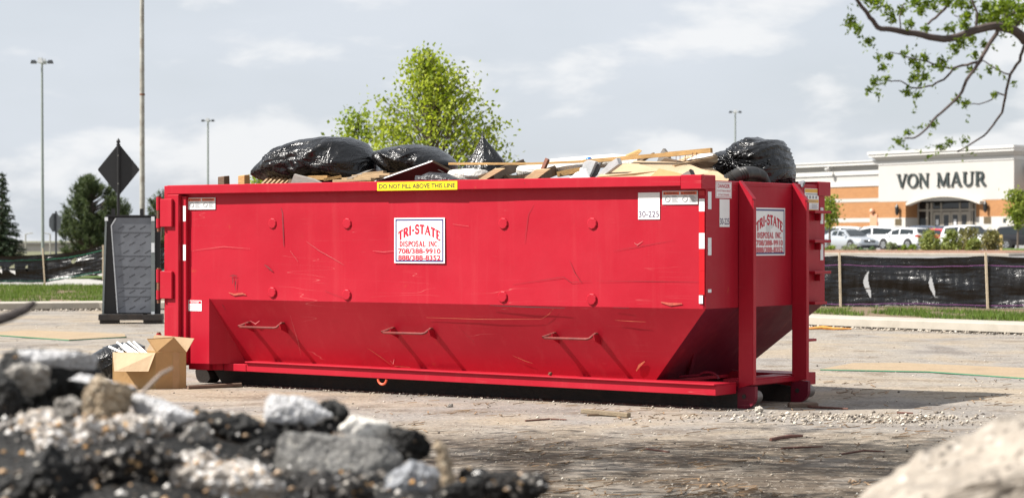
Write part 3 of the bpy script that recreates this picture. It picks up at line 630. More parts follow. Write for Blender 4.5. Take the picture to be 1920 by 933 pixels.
for c0, c1, f in (((5.990, 1.770), (6.225, 2.018), 'side'), ((.335, 1.70), (.515, 1.955), 'end')):
    s, o_, ux, w, h = sticker('number_sticker', c0, c1, f, WHITE); L = MB(); put_text(L, '30-225', o_+UZ*(-.30*h), ux, UZ, w*.94, h*.23, .006); dp(L, 'lettering', PURTXT, s)
for c0, c1 in (((.292, 1.905), (.692, 2.030)), ((6.252, 1.905), (6.632, 2.030))):
    s, o_, ux, w, h = sticker('warning_sticker', c0, c1, 'side', PALEG); hd = MB(); L = MB(); g = MB(); n = ux.cross(UZ)
    for q in (-1, 1):
        cx = q*.245*w; rect(hd, o_, ux, cx-.225*w, cx+.225*w, .22*h, .44*h)
        put_text(L, 'WARNING', o_+ux*(cx+.02*w)+UZ*(.33*h)+n*.0006, ux, UZ, .32*w, .14*h, .02)
        L.add([o_+ux*(cx+a*w)+UZ*(b*h)+n*.0006 for a, b in ((-.205, .25), (-.165, .25), (-.185, .41))], [(0, 1, 2)])
        for k in range(6): rect(g, o_, ux, cx+.02*w, cx+(.15+.05*((k*7) % 3)/2)*w, (.10-.09*k)*h, (.14-.09*k)*h)
        g.tube([o_+ux*(cx-.10*w + .07*w*math.cos(R(a)))+UZ*(-.10*h + .20*h*math.sin(R(a))) for a in range(0, 361, 30)], .003, 4)
        g.beam(o_+ux*(cx-.15*w)+UZ*(.02*h), o_+ux*(cx-.05*w)-UZ*(.22*h), .004, .002, up=n)
    dp(hd, 'header', ORANGE, s); dp(L, 'lettering', BLACKTXT, s); dp(g, 'small_print', GREYTXT, s)
s, o_, ux, w, h = sticker('danger_sticker', (.302, .822), (.492, .935), 'gusset', WHITE); hd = MB(); L = MB(); g = MB(); n = ux.cross(UZ)
rect(hd, o_, ux, -.46*w, .46*w, .19*h, .44*h); put_text(L, 'DANGER', o_+UZ*(.31*h)+n*.0006, ux, UZ, .62*w, .16*h, .02)
for k in range(5): rect(g, o_, ux, -.4*w, (-.05-.06*(k % 2))*w, (.02-.09*k)*h, (.05-.09*k)*h); rect(g, o_, ux, .1*w, (.42-.07*(k % 3))*w, (.02-.09*k)*h, (.05-.09*k)*h)
dp(hd, 'header', REDTXT, s); dp(L, 'lettering', WHITE, s); dp(g, 'small_print', GREYTXT, s)
s, o_, ux, w, h = sticker('danger_sticker', (.262, 1.965), (.555, 2.115), 'end', WHITE); L = MB(); b = MB(); frame(b, o_, ux, w*.94, h*.9, w*.012); dp(b, 'border', REDTXT, s)
put_text(L, 'DANGER', o_+UZ*(.24*h), ux, UZ, w*.76, h*.25, .02); put_text(L, 'DO NOT PARK IN FRONT', o_+UZ*(-.06*h), ux, UZ, w*.84, h*.12); put_text(L, 'OF THIS CONTAINER', o_+UZ*(-.30*h), ux, UZ, w*.70, h*.12); dp(L, 'lettering', REDTXT, s)
s, o_, ux, w, h = sticker('safety_sticker', (1.985, 1.86), (2.275, 2.085), 'end', WHITE); a = MB(); L = MB(); n = ux.cross(UZ)
rect(a, o_, ux, -.48*w, .48*w, .32*h, .48*h); rect(a, o_, ux, -.48*w, .48*w, -.12*h, .02*h); rect(a, o_, ux, -.48*w, .48*w, -.48*h, -.42*h)
for k in range(4): rect(L, o_, ux, (-.40+.22*k)*w, (-.28+.22*k)*w, .06*h, .18*h)
rect(L, o_, ux, -.44*w, .44*w, .23*h, .27*h); put_text(L, 'WARNING', o_+n*.0006-UZ*(.05*h), ux, UZ, .66*w, .09*h)
for k in range(4): rect(L, o_, ux, .0, (.42-.06*(k % 2))*w, (-.20-.055*k)*h, (-.18-.055*k)*h)
dp(a, 'header', AMBER, s); dp(L, 'lettering', GREYTXT, s)
# reflective tape
for z0, z1, mt in ((1.985, 2.03, REFR), (1.84, 1.955, REFW), (1.845-.20, 1.838, REFR), (1.50, 1.643, REFW), (1.30, 1.498, REFR)):
    sticker('reflective_tape', (6.645, z0), (6.703, z1), 'side', mt)
sticker('reflective_tape', (6.645, 1.0), (6.685, 1.075), 'side', REFW); sticker('reflective_tape', (6.645, 1.08), (6.703, 1.298), 'side', REFR)
for z0, z1, mt in ((1.86, 2.02, REFW), (1.44, 1.60, REFW), (1.10, 1.13, REFW)): sticker('reflective_tape', (.125, z0), (.185, z1), 'end', mt)
for z0, z1 in ((1.74, 1.90), (1.38, 1.54)): sticker('reflective_tape', (2.315, z0), (2.375, z1), 'end', REFW)
for z0, z1 in ((1.78, 1.945), (1.36, 1.53)): m = MB().box((.258, .0415, z0), (.297, .0445, z1)); dp(m, 'reflective_tape', REFW)

# ------------------------------------------------------------------ what lies in the dumpster (each thing its own)
def wpos(pl): return DW(pl)
def lay(mb, name, mat, label, cat, group=None, smooth=False, bevel=0, parts=()):
    c = Vector((sum(v[0] for v in mb.v), sum(v[1] for v in mb.v), sum(v[2] for v in mb.v)))/len(mb.v); c.z = min(v[2] for v in mb.v)
    def loc(b): b.v = [tuple(Vector(v)-c) for v in b.v]; return b
    if parts:
        e = thing(name, label, cat, DW(c), YAW, group); 
        for pn, pm, pmat, lab in ((parts[0][0], mb, mat, None),) + tuple(parts[1:]):
            q = loc(pm).build(pn, pmat, e, smooth=smooth, bevel=bevel)
        return e
    ob = loc(mb).build(name, mat, smooth=smooth, bevel=bevel); ob.location = DW(c); ob.rotation_euler.z = YAW
    return tag(ob, label, cat, group)
def radial(poly, c, n):                                  # outline radius about c for n directions
    res = []
    for i in range(n):
        t_ = 2*math.pi*i/n; d = Vector((math.cos(t_), math.sin(t_))); best = .01
        for k in range(len(poly)):
            a, b = poly[k]-c, poly[(k+1) % len(poly)]-c; e = b-a; den = d.x*e.y - d.y*e.x
            if abs(den) < 1e-9: continue
            s_ = (a.x*e.y - a.y*e.x)/den; u = (a.x*d.y - a.y*d.x)/den
            if s_ > 0 and -1e-6 <= u <= 1+1e-6: best = max(best, s_)
        res.append(best)
    return res
def sack(px, y, T, name, label, mat=BAG, cat='garbage bag', group='black bags of rubbish in the dumpster', amp=.035, frame_=True, seed=0, squash=1.0, n=120, rows=46, freq=6.0):
    pts = [D(a, b, y) for a, b in px] if frame_ else [P(a, b, y) for a, b in px]
    if frame_: p2 = [Vector((p.x, p.z)) for p in pts]
    else: p2 = [Vector((p.x, p.z)) for p in pts]
    c = sum(p2, Vector((0, 0)))/len(p2); rad = radial(p2, c, n)
    mb = MB(); V = []
    for j in range(rows+1):
        ph = math.pi*j/rows; s_, co = max(0.0, math.sin(ph))**.75, -math.cos(ph)
        for i in range(n):
            t_ = 2*math.pi*i/n; r_ = rad[i]; p = Vector((c.x + math.cos(t_)*r_*s_, y + co*T, c.y + math.sin(t_)*r_*s_))
            th = .6 + .5*math.sin(seed*2.1) + .5*noise.noise(Vector((p.x*1.2, p.z*1.2, seed)))
            ac, al = p.x*math.sin(th) + p.z*math.cos(th), p.x*math.cos(th) - p.z*math.sin(th)
            rdg = lambda u: max(0.0, 1 - 2.6*abs(u))
            k = .75*rdg(noise.noise(Vector((ac*freq*1.5, al*freq*.28, p.y*freq*.5 + seed*5)))) + .5*rdg(noise.noise(Vector((ac*freq*3.1, al*freq*.6, p.y*freq + seed*9)))) + .7*noise.noise(Vector((p.x*freq*.5, p.y*freq*.5, p.z*freq*.5 + seed)))
            edge = 1 - .75*abs(s_)**6
            p = p + Vector((math.cos(t_)*s_*.5, co*1.0, math.sin(t_)*s_*.5))*(amp*.62*(k-.42))*(.3+.7*edge)
            V.append(p)
    F = [(j*n+i, j*n+(i+1) % n, (j+1)*n+(i+1) % n, (j+1)*n+i) for j in range(rows) for i in range(n)]
    mb.add(V, F)
    if frame_: return lay(mb, name, mat, label, cat, group, smooth=2)
    cc = (c.x, y, min(v.z for v in V)); ob = mb.build(name, mat, loc=cc, smooth=2); return tag(ob, label, cat, group)
sack([(488,332),(494,322),(512,302),(533,280),(545,275),(560,268),(600,260),(625,256),(650,257),(668,265),(683,284),(691,303),(696,318),(694,334),(640,345),(590,346),(540,344),(505,340)], .95, .50, 'garbage_bag', 'biggest black garbage bag lying long and lumpy at the dumpster end near the diamond sign', seed=1, amp=.09, freq=4.2)
sack([(684,330),(688,310),(694,306),(697,312),(700,308),(706,318),(716,330),(705,338)], 1.2, .16, 'garbage_bag', 'small knotted black bag end behind the biggest black bag, over the pale planks', seed=2)
sack([(718,300),(717,290),(722,283),(745,275),(780,271),(806,275),(828,289),(848,305),(846,322),(800,334),(750,330),(728,312)], 1.25, .38, 'garbage_bag', 'black garbage bag above the red board, in front of the leafy tree', seed=3, amp=.07, freq=4.5)
mb = MB(); rings = [((911,350),.25),((911,332),.245),((911,318),.225),((910,305),.195),((909,295),.155),((908,285),.115),((907,275),.075),((906,266),.042),((905,258),.020),((904,251),.006)]
fp = []; fr_ = []
for (p_, r0), (q_, r1) in zip(rings, rings[1:]):
    for k in range(4): f = k/4; fp.append(D(p_[0]+(q_[0]-p_[0])*f, p_[1]+(q_[1]-p_[1])*f, 1.2)); fr_.append(r0+(r1-r0)*f)
fp.append(D(904,251,1.2)); fr_.append(.006); mb.tube(fp, fr_, 64)
for i_, v in enumerate(mb.v):
    v = Vector(v); k = i_//64; a_ = 2*math.pi*(i_ % 64)/64; n_ = (v-fp[k]); w_ = 1 + .16*(max(0, 1-2.4*abs(noise.noise(Vector((math.cos(a_)*1.9, math.sin(a_)*1.9, k*.035)))))-.4) + .10*noise.noise(Vector((math.cos(a_)*4, math.sin(a_)*4, k*.10))); mb.v[i_] = tuple(fp[k] + n_*w_)
lay(mb, 'garbage_bag', BAG, 'black garbage bag standing up to a sharp point', 'garbage bag', 'black bags of rubbish in the dumpster', smooth=2)
sack([(1322,326),(1336,298),(1345,290),(1375,280),(1396,266),(1413,257),(1430,263),(1456,263),(1468,274),(1470,288),(1480,310),(1483,330),(1478,352),(1440,358),(1380,354),(1340,345)], 1.92, .40, 'garbage_bag', 'shiny black garbage bag at the dumpster end towards the shop, over a ribbed pipe', seed=5, amp=.09, freq=4.5)
sack([(780,345),(784,328),(790,330),(808,322),(838,325),(860,336),(862,346),(820,350)], .28, .12, 'garbage_bag', 'crumpled dark bag squeezed under the red board', seed=6, mat=bagmat('grey_black_film', (.03, .03, .033), .3))
sack([(842,332),(852,318),(880,316),(905,318),(914,330),(905,345),(868,348)], .55, .20, 'foam_roll', 'dirty white foam roll below the pointed black bag', BAGW, 'foam', 'pieces of pale foam in the dumpster', seed=7, amp=.02)
def cylpx(px, y, r, **k):
    mb = MB(); mb.tube([D(a, b, y_) for (a, b), y_ in zip(px, y)], r, 14); return mb
lay(cylpx([(1028,311),(1080,306),(1150,301),(1200,305)], (1.1, 1.05, 1.0, 1.0), .065), 'foam_roll', BAGW, 'long white foam roll below the thin tan lath', 'foam', 'pieces of pale foam in the dumpster', smooth=True)
lay(cylpx([(975,322),(1035,316),(1100,319)], (.9, .85, .8), .06), 'foam_roll', BAGW, 'stained white foam roll between the two dark timbers', 'foam', 'pieces of pale foam in the dumpster', smooth=True)
# slatted panel leaning out at the left
e = None; base = D(528, 338, .42)
sl = thing('slatted_panel', 'panel of pale wooden slats leaning up against the biggest black bag', 'slatted panel', DW((base.x, base.y, base.z-.06)), YAW); o0 = Vector((base.x, base.y, base.z-.06))
for k in range(6):
    b = MB(); p0 = D(487+k*8.5, 352, .50-.02*k) - o0; p1 = D(541+k*2.3, 300+k*6.2, .72-.02*k) - o0
    b.beam(p0, p1, .020, .045, up=(0, -1, .3)); b.build('slat', WOODL, sl)
b = MB(); b.prism([D(538,348,.46)-o0, D(552,312,.60)-o0, D(553,330,.60)-o0, D(544,349,.46)-o0], (.03, .02, .0)); b.build('end_board', WOODD, sl)
def board(px, y, off, name, mat, label, cat, group=None, bevel=.003):
    ys = y if hasattr(y, '__len__') else [y]*len(px); mb = MB(); mb.prism([D(a, b, q) for (a, b), q in zip(px, ys)], off); return lay(mb, name, mat, label, cat, group, bevel=bevel)
board([(542,352),(551,327),(590,337),(607,346),(606,352)], .30, (0, .02, .01), 'grey_board', WOODG, 'short grey board end in front of the biggest black bag', 'board', 'broken boards in the dumpster')
lay(MB().beam(D(566,334,.55), D(618,333,.6), .10, .045), 'broken_plank', WOODT, 'yellowish plank end under the biggest black bag', 'plank', 'broken boards in the dumpster')
lay(MB().beam(D(607,337,.50), D(640,331,.62), .08, .03), 'broken_plank', WOODT, 'splintered plank end beside the yellowish plank', 'plank', 'broken boards in the dumpster')
pal = thing('broken_pallet', 'broken pallet of pale planks lying between the biggest bag and the red board', 'pallet', DW((2.9, .5, 2.12)), YAW)
for k, ((a, b), (c, d)) in enumerate((((628,340),(700,336)), ((645,336),(716,331)), ((664,331),(735,327)), ((682,327),(722,323)), ((700,345),(745,339)))):
    q = MB(); q.beam(D(a, b, .35+.12*k) - Vector((2.9, .5, 2.12)), D(c, d, .42+.12*k) - Vector((2.9, .5, 2.12)), .10, .028); q.build('plank', WOODL, pal, bevel=.002)
board([(738,323),(752,314),(772,315),(776,322)], 1.0, (0, .05, 0), 'wood_scrap', WOODT, 'torn wood scrap beside the black bag above the red board', 'wood scrap', 'broken boards in the dumpster')
# red sign board, lying tilted with its white edge up
PL = [D(704,341,.62), D(812,303,.30), D(880,338,.60), D(790,365,.95)]
c = sum(PL, Vector())/4; rb = thing('red_board', 'dark red sign board with a white edge propped like a tent at the rim', 'board', DW(c), YAW)
q = MB(); q.prism([p-c for p in PL], (0, .012, .010)); q.build('board_face', simple('dark_red_board', (.085, .005, .010), .7, .2, spec=.15), rb)
q = MB(); q.beam(PL[0]-c+Vector((0,-.004,.006)), PL[1]-c+Vector((0,-.004,.006)), .016, .012); q.build('white_edge', WHITE, rb)
q = MB(); q.beam(PL[1]-c+Vector((0,-.004,.004)), PL[2]-c+Vector((0,-.004,.004)), .014, .02); q.build('dark_edge', WOODD, rb)
nb = (PL[1]-PL[0]).cross(PL[2]-PL[0]).normalized(); nb = nb if nb.y < 0 else -nb
for f0, f1 in ((.30, .45), (.50, .62), (.66, .74)):
    e0, e1 = PL[1], PL[2]; w_ = (PL[0]-PL[1]).normalized()*.10; q = MB()
    A = e0 + (e1-e0)*f0 + w_*.9; B = e0 + (e1-e0)*f1 + w_*.9; q.add([x-c+nb*.004 for x in (A, B, B + w_*.22, A + w_*.22)], [(0,1,2,3)]); q.build('white_bar', PALEG, rb)
# timbers
for (p0, p1, w_, t_, lab) in ((D(912,334,.30), D(972,311,1.2), .16, .10, 'dark timber end rising to the thin lath, below the pointed bag'), (D(1000,335,.30), D(1044,318,1.0), .16, .10, 'dark timber end between the two foam rolls and the grey sheets')):
    tb = MB(); tb.beam(p0, p1, w_, t_, up=(-.2, -.5, 1)); lay(tb, 'timber', WOODD, lab, 'timber', 'dark timbers in the dumpster', bevel=.004)
board([(892,340),(926,317),(945,317),(906,340)], .26, (0, .03, .01), 'sawn_board', WOODL, 'pale sawn board face against the dark timber by the pointed bag', 'board', 'broken boards in the dumpster')
board([(976,340),(1004,318),(1030,318),(1004,338)], .26, (0, .03, .01), 'sawn_board', WOODL, 'pale sawn board face against the second dark timber', 'board', 'broken boards in the dumpster')
lay(MB().beam(D(944,334,.6), D(1003,331,.8), .10, .05), 'broken_plank', WOODD, 'dark plank lying between the two dark timbers', 'plank', 'broken boards in the dumpster')
lay(MB().beam(D(1046,327,.7), D(1092,318,.8), .10, .05), 'broken_plank', WOODT, 'mustard coloured plank behind the white paper', 'plank', 'broken boards in the dumpster')
lay(MB().beam(D(1015,325,.5), D(1027,298,.55), .035, .04, up=(0,-1,0)), 'wood_stub', wood('red_brown_wood', (.20, .07, .04)), 'red-brown wooden stub sticking up through the lath', 'wood stub')
# the long lath with nails
lt = thing('nailed_lath', 'long thin tan lath with nails lying across the rubbish heap', 'lath', DW((5.0, .8, 2.25)), YAW); o0 = Vector((5.0, .8, 2.25))
q = MB(); q.beam(D(843,307,.62)-o0, D(1000,307,.70)-o0, .045, .022); q.beam(D(999,307,.70)-o0, D(1110,302,.75)-o0, .045, .022); q.build('lath_strip', WOODT, lt)
q = MB(); q.beam(D(1095,303,.72)-o0, D(1250,290,.80)-o0, .05, .036); q.beam(D(1249,290,.80)-o0, D(1334,282,.84)-o0, .05, .045); q.build('lath_strip', WOODT, lt)
for a, b in ((1268,288),(1275,288),(1286,287),(1299,286),(1306,286)):
    q = MB(); p = D(a, b, .80)-o0; q.tube([p, p+Vector((random.uniform(-.01,.01), -.01, -.075))], .003, 5); q.build('nail', RUST, lt)
board([(1130,302),(1133,292),(1140,290),(1150,300),(1148,306)], 1.0, (0, .08, 0), 'wood_chunk', WOODD, 'dark jagged chunk of wood on the lath near the blue cap', 'wood chunk')
board([(1158,306),(1172,293),(1195,283),(1201,286),(1192,295),(1180,306)], .95, (0, .03, .02), 'splintered_board', WOODT, 'splintered tan board pointing up over the cardboard', 'board', 'broken boards in the dumpster')
board([(1230,306),(1238,286),(1243,278),(1252,290),(1256,305)], 1.0, (0, .05, 0), 'grey_shard', WOODG, 'grey pointed shard behind the nailed lath', 'shard')
board([(1230,308),(1246,296),(1270,302),(1268,312)], .9, (0, .1, 0), 'wood_chunk', WOODD, 'dark wood chunk under the nailed lath, below the grey shard', 'wood chunk')
GSH = simple('grey_vinyl_sheet', (.40, .42, .43), .55, .15, 12, .004, 30)
board([(1088,336),(1093,305),(1102,300),(1117,303),(1108,325),(1100,338)], .42, (.0, .05, .0), 'grey_sheet', GSH, 'upright folded pale grey sheet beside the cardboard', 'sheet', 'folded grey sheets in the dumpster')
board([(1104,338),(1112,312),(1128,303),(1122,318),(1112,340)], .46, (.0, .03, .0), 'grey_sheet', simple('dark_grey_sheet', (.09, .095, .10), .5), 'dark grey folded sheet between two pale grey ones', 'sheet', 'folded grey sheets in the dumpster')
board([(1110,338),(1140,307),(1156,296),(1160,308),(1130,330),(1124,340)], .40, (.02, .04, .0), 'grey_sheet', GSH, 'slanting pale grey sheet leaning on the cardboard', 'sheet', 'folded grey sheets in the dumpster')
board([(1062,340),(1078,327),(1097,319),(1106,338)], .30, (0, .02, .02), 'white_paper', WHITE, 'white folded paper at the rim below the blue cap', 'paper')
m = MB(); p = D(1104, 301, .9); m.lathe(p, [(.001,.036),(.018,.034),(.030,.022),(.034,0),(.034,-.03)], 14); lay(m, 'plastic_cap', simple('blue_plastic', (.01, .16, .50), .35), 'small bright blue plastic cap on top of the heap', 'cap', smooth=True)
board([(1112,345),(1118,334),(1152,308),(1196,309),(1240,322),(1215,345)], (.3,.3,.75,.75,.6,.35), (0, .014, .012), 'flattened_box', CARDIN, 'pale flattened cardboard box with faint print beside the grey sheets', 'cardboard', 'flattened cardboard in the dumpster')
board([(1183,308),(1188,303),(1220,306),(1284,307),(1330,325),(1260,335),(1230,322)], (.80,.86,.90,.90,.6,.5,.6), (0, .014, .012), 'flattened_box', PAPER, 'pale cardboard sheet in the middle of the heap below the nailed lath', 'cardboard', 'flattened cardboard in the dumpster')
board([(1205,345),(1234,318),(1262,324),(1300,334),(1290,346)], (.3,.5,.5,.5,.4), (0, .014, .012), 'flattened_box', CARD, 'darker cardboard flap at the rim in front of the pale sheets', 'cardboard', 'flattened cardboard in the dumpster')
board([(1284,345),(1298,318),(1335,317),(1366,338),(1360,348)], (.5,.85,.95,.85,.75), (0, .014, .012), 'flattened_box', CARDIN, 'pale cardboard sheet at the rim beside the ribbed pipe', 'cardboard', 'flattened cardboard in the dumpster')
board([(1262,336),(1288,321),(1297,318),(1302,330)], .36, (0, .03, .0), 'wood_scrap', WOODG, 'grey wood scrap wedged in the cardboard', 'wood scrap', 'broken boards in the dumpster')
lay(MB().beam(D(1294,318,.34), D(1300,330,.34), .022, .02), 'black_strip', BLKSIGN, 'short black strip on the cardboard edge', 'strip')
sack([(1258,314),(1275,302),(1300,292),(1325,286),(1338,290),(1336,304),(1318,318),(1290,322)], 1.25, .20, 'paper_sack', 'torn brown paper sack with a white lining beside the shiny black bag', PAPER, 'paper sack', None, amp=.05, seed=8)
board([(1286,301),(1310,290),(1330,288),(1336,292),(1318,296)], 1.02, (0, .02, .01), 'torn_paper', WHITE, 'white torn paper on the brown paper sack', 'paper')
ring = [D(a, b, q) for a, b, q in ((1350,352,.95),(1364,340,.92),(1380,330,.95),(1398,325,1.05),(1414,326,1.25),(1426,331,1.42),(1432,345,1.55))]
fine = []
for i in range(len(ring)-1):
    for k in range(8): fine.append(ring[i].lerp(ring[i+1], k/8))
mb = MB(); mb.tube(fine, [.072 if i % 2 else .063 for i in range(len(fine))], 16); lay(mb, 'ribbed_pipe', simple('black_pipe_plastic', (.022, .020, .018), .45, .2), 'black ribbed drain pipe bent over the rim under the shiny black bag', 'pipe', smooth=True)
for a, b, lab in ((420, 337, 'charred wooden post end standing at the dumpster corner, the first from the hinges'), (458, 335, 'wooden post end at the rim, between the charred post and the slatted panel')):
    p = D(a, b, .3); q = MB(); s_ = .048; q.hexa([(p.x-s_, p.y-s_, p.z-.14), (p.x+s_, p.y-s_, p.z-.14), (p.x+s_, p.y+s_, p.z-.14), (p.x-s_, p.y+s_, p.z-.14)], [(p.x-s_, p.y-s_, p.z+.030), (p.x+s_, p.y-s_, p.z+.038), (p.x+s_*.8, p.y+s_, p.z+.045), (p.x-s_, p.y+s_, p.z+.04)])
    lay(q, 'post_end', WOODT if a > 430 else WOODD, lab, 'post', 'wooden post ends at the rim', bevel=.005)
board([(1492,350),(1497,340),(1505,338),(1508,341),(1504,351)], .3 if False else 1.9, (0, .03, .0), 'striped_scrap', simple('striped_scrap', (.25, .27, .30), .5, .6, 40), 'small striped scrap poking over the rim near the far posts', 'scrap')
for (a, ya), (b, yb), w_, mt, lab in (
    (((722,330), .62), ((772,319), 1.0), .05, WOODD, 'dark splintered lath behind the red board'), (((880,331), .42), ((907,321), .75), .04, WOODT, 'short tan lath below the pointed black bag'),
    (((1150,304), .95), ((1238,292), 1.25), .06, WOODG, 'grey lath crossing beneath the nailed lath'), (((1040,313), .95), ((1096,304), 1.2), .05, WOODD, 'dark lath lying over the long white foam roll'),
    (((1262,312), .80), ((1338,296), 1.15), .07, WOODL, 'pale board lying over the cardboard towards the shiny bag'), (((1196,306), .9), ((1226,288), 1.1), .045, WOODD, 'dark broken lath end pointing up beside the splintered tan board'), (((655,336), .4), ((700,318), 1.0), .06, WOODG, 'grey lath leaning against the right end of the biggest bag')):
    lay(MB().beam(D(*a, ya), D(*b, yb), w_, .022, w1=w_*.55), 'splintered_lath', mt, lab, 'lath', 'broken boards in the dumpster')
# the mixed fill the things rest on
m = MB(); V = []; nx_, ny_ = 60, 24
for i in range(nx_+1):
    for j in range(ny_+1):
        x = .12 + (LN-.20)*i/nx_; y = .13 + (WD-.26)*j/ny_; e = min(1, min(i, nx_-i)/3, min(j, ny_-j)/3)
        V.append((x, y, 1.86 + .20*e + .07*noise.noise(Vector((x*2.2, y*2.2, 1))) + .05*noise.noise(Vector((x*7, y*7, 3)))))
m.add(V, [(i*(ny_+1)+j, (i+1)*(ny_+1)+j, (i+1)*(ny_+1)+j+1, i*(ny_+1)+j+1) for i in range(nx_) for j in range(ny_)])
ob = m.build('rubbish_fill', simple('rubbish_fill', (.16, .12, .09), .9, .6, 9, .03, 20), smooth=2); ob.location = DL0; ob.rotation_euler.z = YAW
tag(ob, 'mixed crushed rubbish filling the red dumpster under the bags and boards', 'rubbish', kind='stuff')

# ------------------------------------------------------------------ things on the ground by the dumpster
def cbox():
    c = G(292, 731); C0 = Vector((c.x, c.y, .012))       # its near bottom corner
    nl = Vector(((213-292)*C0.y/FPX*1.05, .10, 0)); nr = Vector(((345-292)*C0.y/FPX*1.0, .16, 0)); hgt = (731-663)*C0.y/FPX
    e = thing('cardboard_box', 'open brown cardboard box with spread flaps standing against the dumpster corner', 'cardboard box', C0)
    o = Vector((0,0,0)); A = nl*1.02; B = nr; Bk = A + B + Vector((0,.12,0)); th = .006
    def wall(nm, p, q, mat):
        d = (q-p).normalized(); n = Vector((-d.y, d.x, 0))*th; m = MB(); m.hexa([p, q, q+n, p+n], [x+Vector((0,0,hgt)) for x in (p, q, q+n, p+n)]); m.build(nm, mat, e)
    A2 = Vector((A.x, A.y+.02, 0)); Bk = Vector((A.x+B.x, B.y+.34, 0)); L2 = Vector((A.x, .36, 0))
    wall('side_wall', A2, o, CARD); wall('side_wall', o, B, CARD); wall('side_wall', B, Bk, CARD); wall('side_wall', Bk, A2, CARD)
    def flap(p, q, tip0, tip1, mat=CARDIN):
        m = MB(); u = Vector((0,0,hgt)); p = p+u; q = q+u; n = (q-p).cross(tip0-p).normalized()*.005; m.prism([p, q, tip1, tip0], n); m.build('flap', mat, e)
    z = Vector((0, 0, 1))
    pxl = lambda x, y, d: P(x, y, C0.y+d) - C0
    flap(A2+Vector((0,-.004,0)), o+Vector((-.004,-.004,0)), pxl(214, 695.5, -.10), pxl(278, 695.5, -.10), CARDIN)
    flap(o+Vector((.003,-.004,.002)), B, pxl(275, 635, .06), pxl(326, 632, .10), CARD)
    flap(B+Vector((.002,.01,0)), Bk, pxl(364, 634, .12), pxl(290, 627, .42), CARDIN)
    m = MB(); m.add([o+B*.55+Vector((0,-.002,.0))+z*.0, o+B*.78+Vector((0,-.002,0)), o+B*.78+Vector((0,-.002,hgt)), o+B*.55+Vector((0,-.002,hgt))], [(0,1,2,3)]); m.build('packing_tape', simple('packing_tape', (.44, .26, .12), .18, .1), e)
    return C0
C0 = cbox()
sack([(166,675),(176,662),(195,650),(222,642),(255,640),(272,648),(278,690),(262,712),(215,712),(178,704)], C0.y+.62, .26, 'garbage_bag', 'crumpled black garbage bag lying behind the cardboard box', cat='garbage bag', group=None, frame_=False, seed=11, amp=.05)
TRIM = simple('white_painted_trim', (.74, .74, .73), .5, .05)
for k, (x0, y0, x1, y1) in enumerate(((204,649,236,664), (219,641,250,662), (226,648,247,664), (232,644,262,664), (240,640,268,662), (250,640,276,663))):
    lab = ['lowest white trim strip sticking out of the cardboard box, nearest the bag edge', 'white trim strip reaching highest out of the box at the left', 'short white trim strip between two longer ones in the box', 'white trim strip in the middle of the bundle in the box', 'white trim strip second from the open flap in the box', 'white trim strip closest to the raised box flap'][k]
    p0, p1 = P(x0, y0, C0.y+.30), P(x1, y1, C0.y+.17); d = (p1-p0)*.8; cc = (p0+p1)/2; m = MB(); m.beam(p0-cc, p1+d-cc, .022, .010, up=(0,-1,.4)); q = m.build('trim_strip', TRIM); q.location = cc; tag(q, lab, 'trim strip', 'white trim strips in the cardboard box')
BARK = wood('rough_bark', (.16, .105, .075)); DARKBARK = wood('dark_bark', (.035, .026, .024))
def stick(pts, rad, name, label, mat=BARK, cat='stick', group=None, seg=7):
    b = pts[0]; m = MB(); m.tube([p-b for p in pts], rad, seg); o = m.build(name, mat, smooth=True); o.location = b; return tag(o, label, cat, group)
def gs(px, r, z=0): return [G(a, b) + Vector((0, 0, r_+z+.008)) for (a, b), r_ in zip(px, r)]
stick(gs([(352,731),(398,729),(452,727)], [.022,.022,.025]), [.022,.022,.025], 'branch_piece', 'short bark-covered branch piece lying at the foot of the cardboard box', cat='branch')
stick(gs([(395,724),(425,722),(444,720)], [.008,.008,.006]), [.008,.008,.006], 'twig', 'thin twig just behind the short branch piece by the box', cat='twig', group='twigs on the ground')
for px, r, lab in (([(1490,761),(1525,767),(1590,770)], .014, 'brown twig in the shade beside the far runner of the dumpster'), ([(1682,777),(1712,778)], .012, 'short dark twig at the tip of the dumpster shadow'),
                   ([(1445,829),(1480,823),(1505,822)], .016, 'reddish twig in the middle of the sunlit ground before the dumpster'), ([(1465,844),(1500,842),(1543,841)], .009, 'long thin straight twig on the dark patch'),
                   ([(1212,846),(1255,852)], .012, 'dark splinter on the dark ground below the dumpster middle'), ([(1575,855),(1620,848),(1660,850)], .008, 'thin dry twig among straw beside the concrete slab'),
                   ([(985,792),(1030,789),(1062,790)], .010, 'dry root lying on the ground under the dumpster middle')):
    stick(gs(px, [r]*len(px)), [r*.8]+[r]*(len(px)-2)+[r*.6], 'twig', lab, simple('red_bark', (.13,.06,.045), .85, .3, 20), 'twig', 'twigs on the ground', 6)
a, b = G(1092, 779), G(1180, 784); m = MB(); m.beam(Vector((0,0,.045)), b-a+Vector((0,0,.03)), .06, .042); o = m.build('wood_offcut', wood('dull_offcut_wood', (.24, .185, .12)), bevel=.006); o.location = a; tag(o, 'weathered wooden offcut lying on the ground before the dumpster', 'wood')
m = MB(); m.beam(Vector((-.02,.02,.016)), Vector((.22,.06,.02)), .05, .025); o = m.build('wood_offcut', WOODD, bevel=.004); o.location = a+Vector((.06,-.16,0)); tag(o, 'small dark wood piece under the edge of the weathered offcut', 'wood')
m = MB(); m.beam(G(1478,765)-G(1478,765)+Vector((0,0,.03)), Vector((.28,.02,.03)), .09, .05); o = m.build('bark_slab', BARK, bevel=.01); o.location = G(1478,765); tag(o, 'chunk of bark lying in the shade below the far front roller', 'bark')
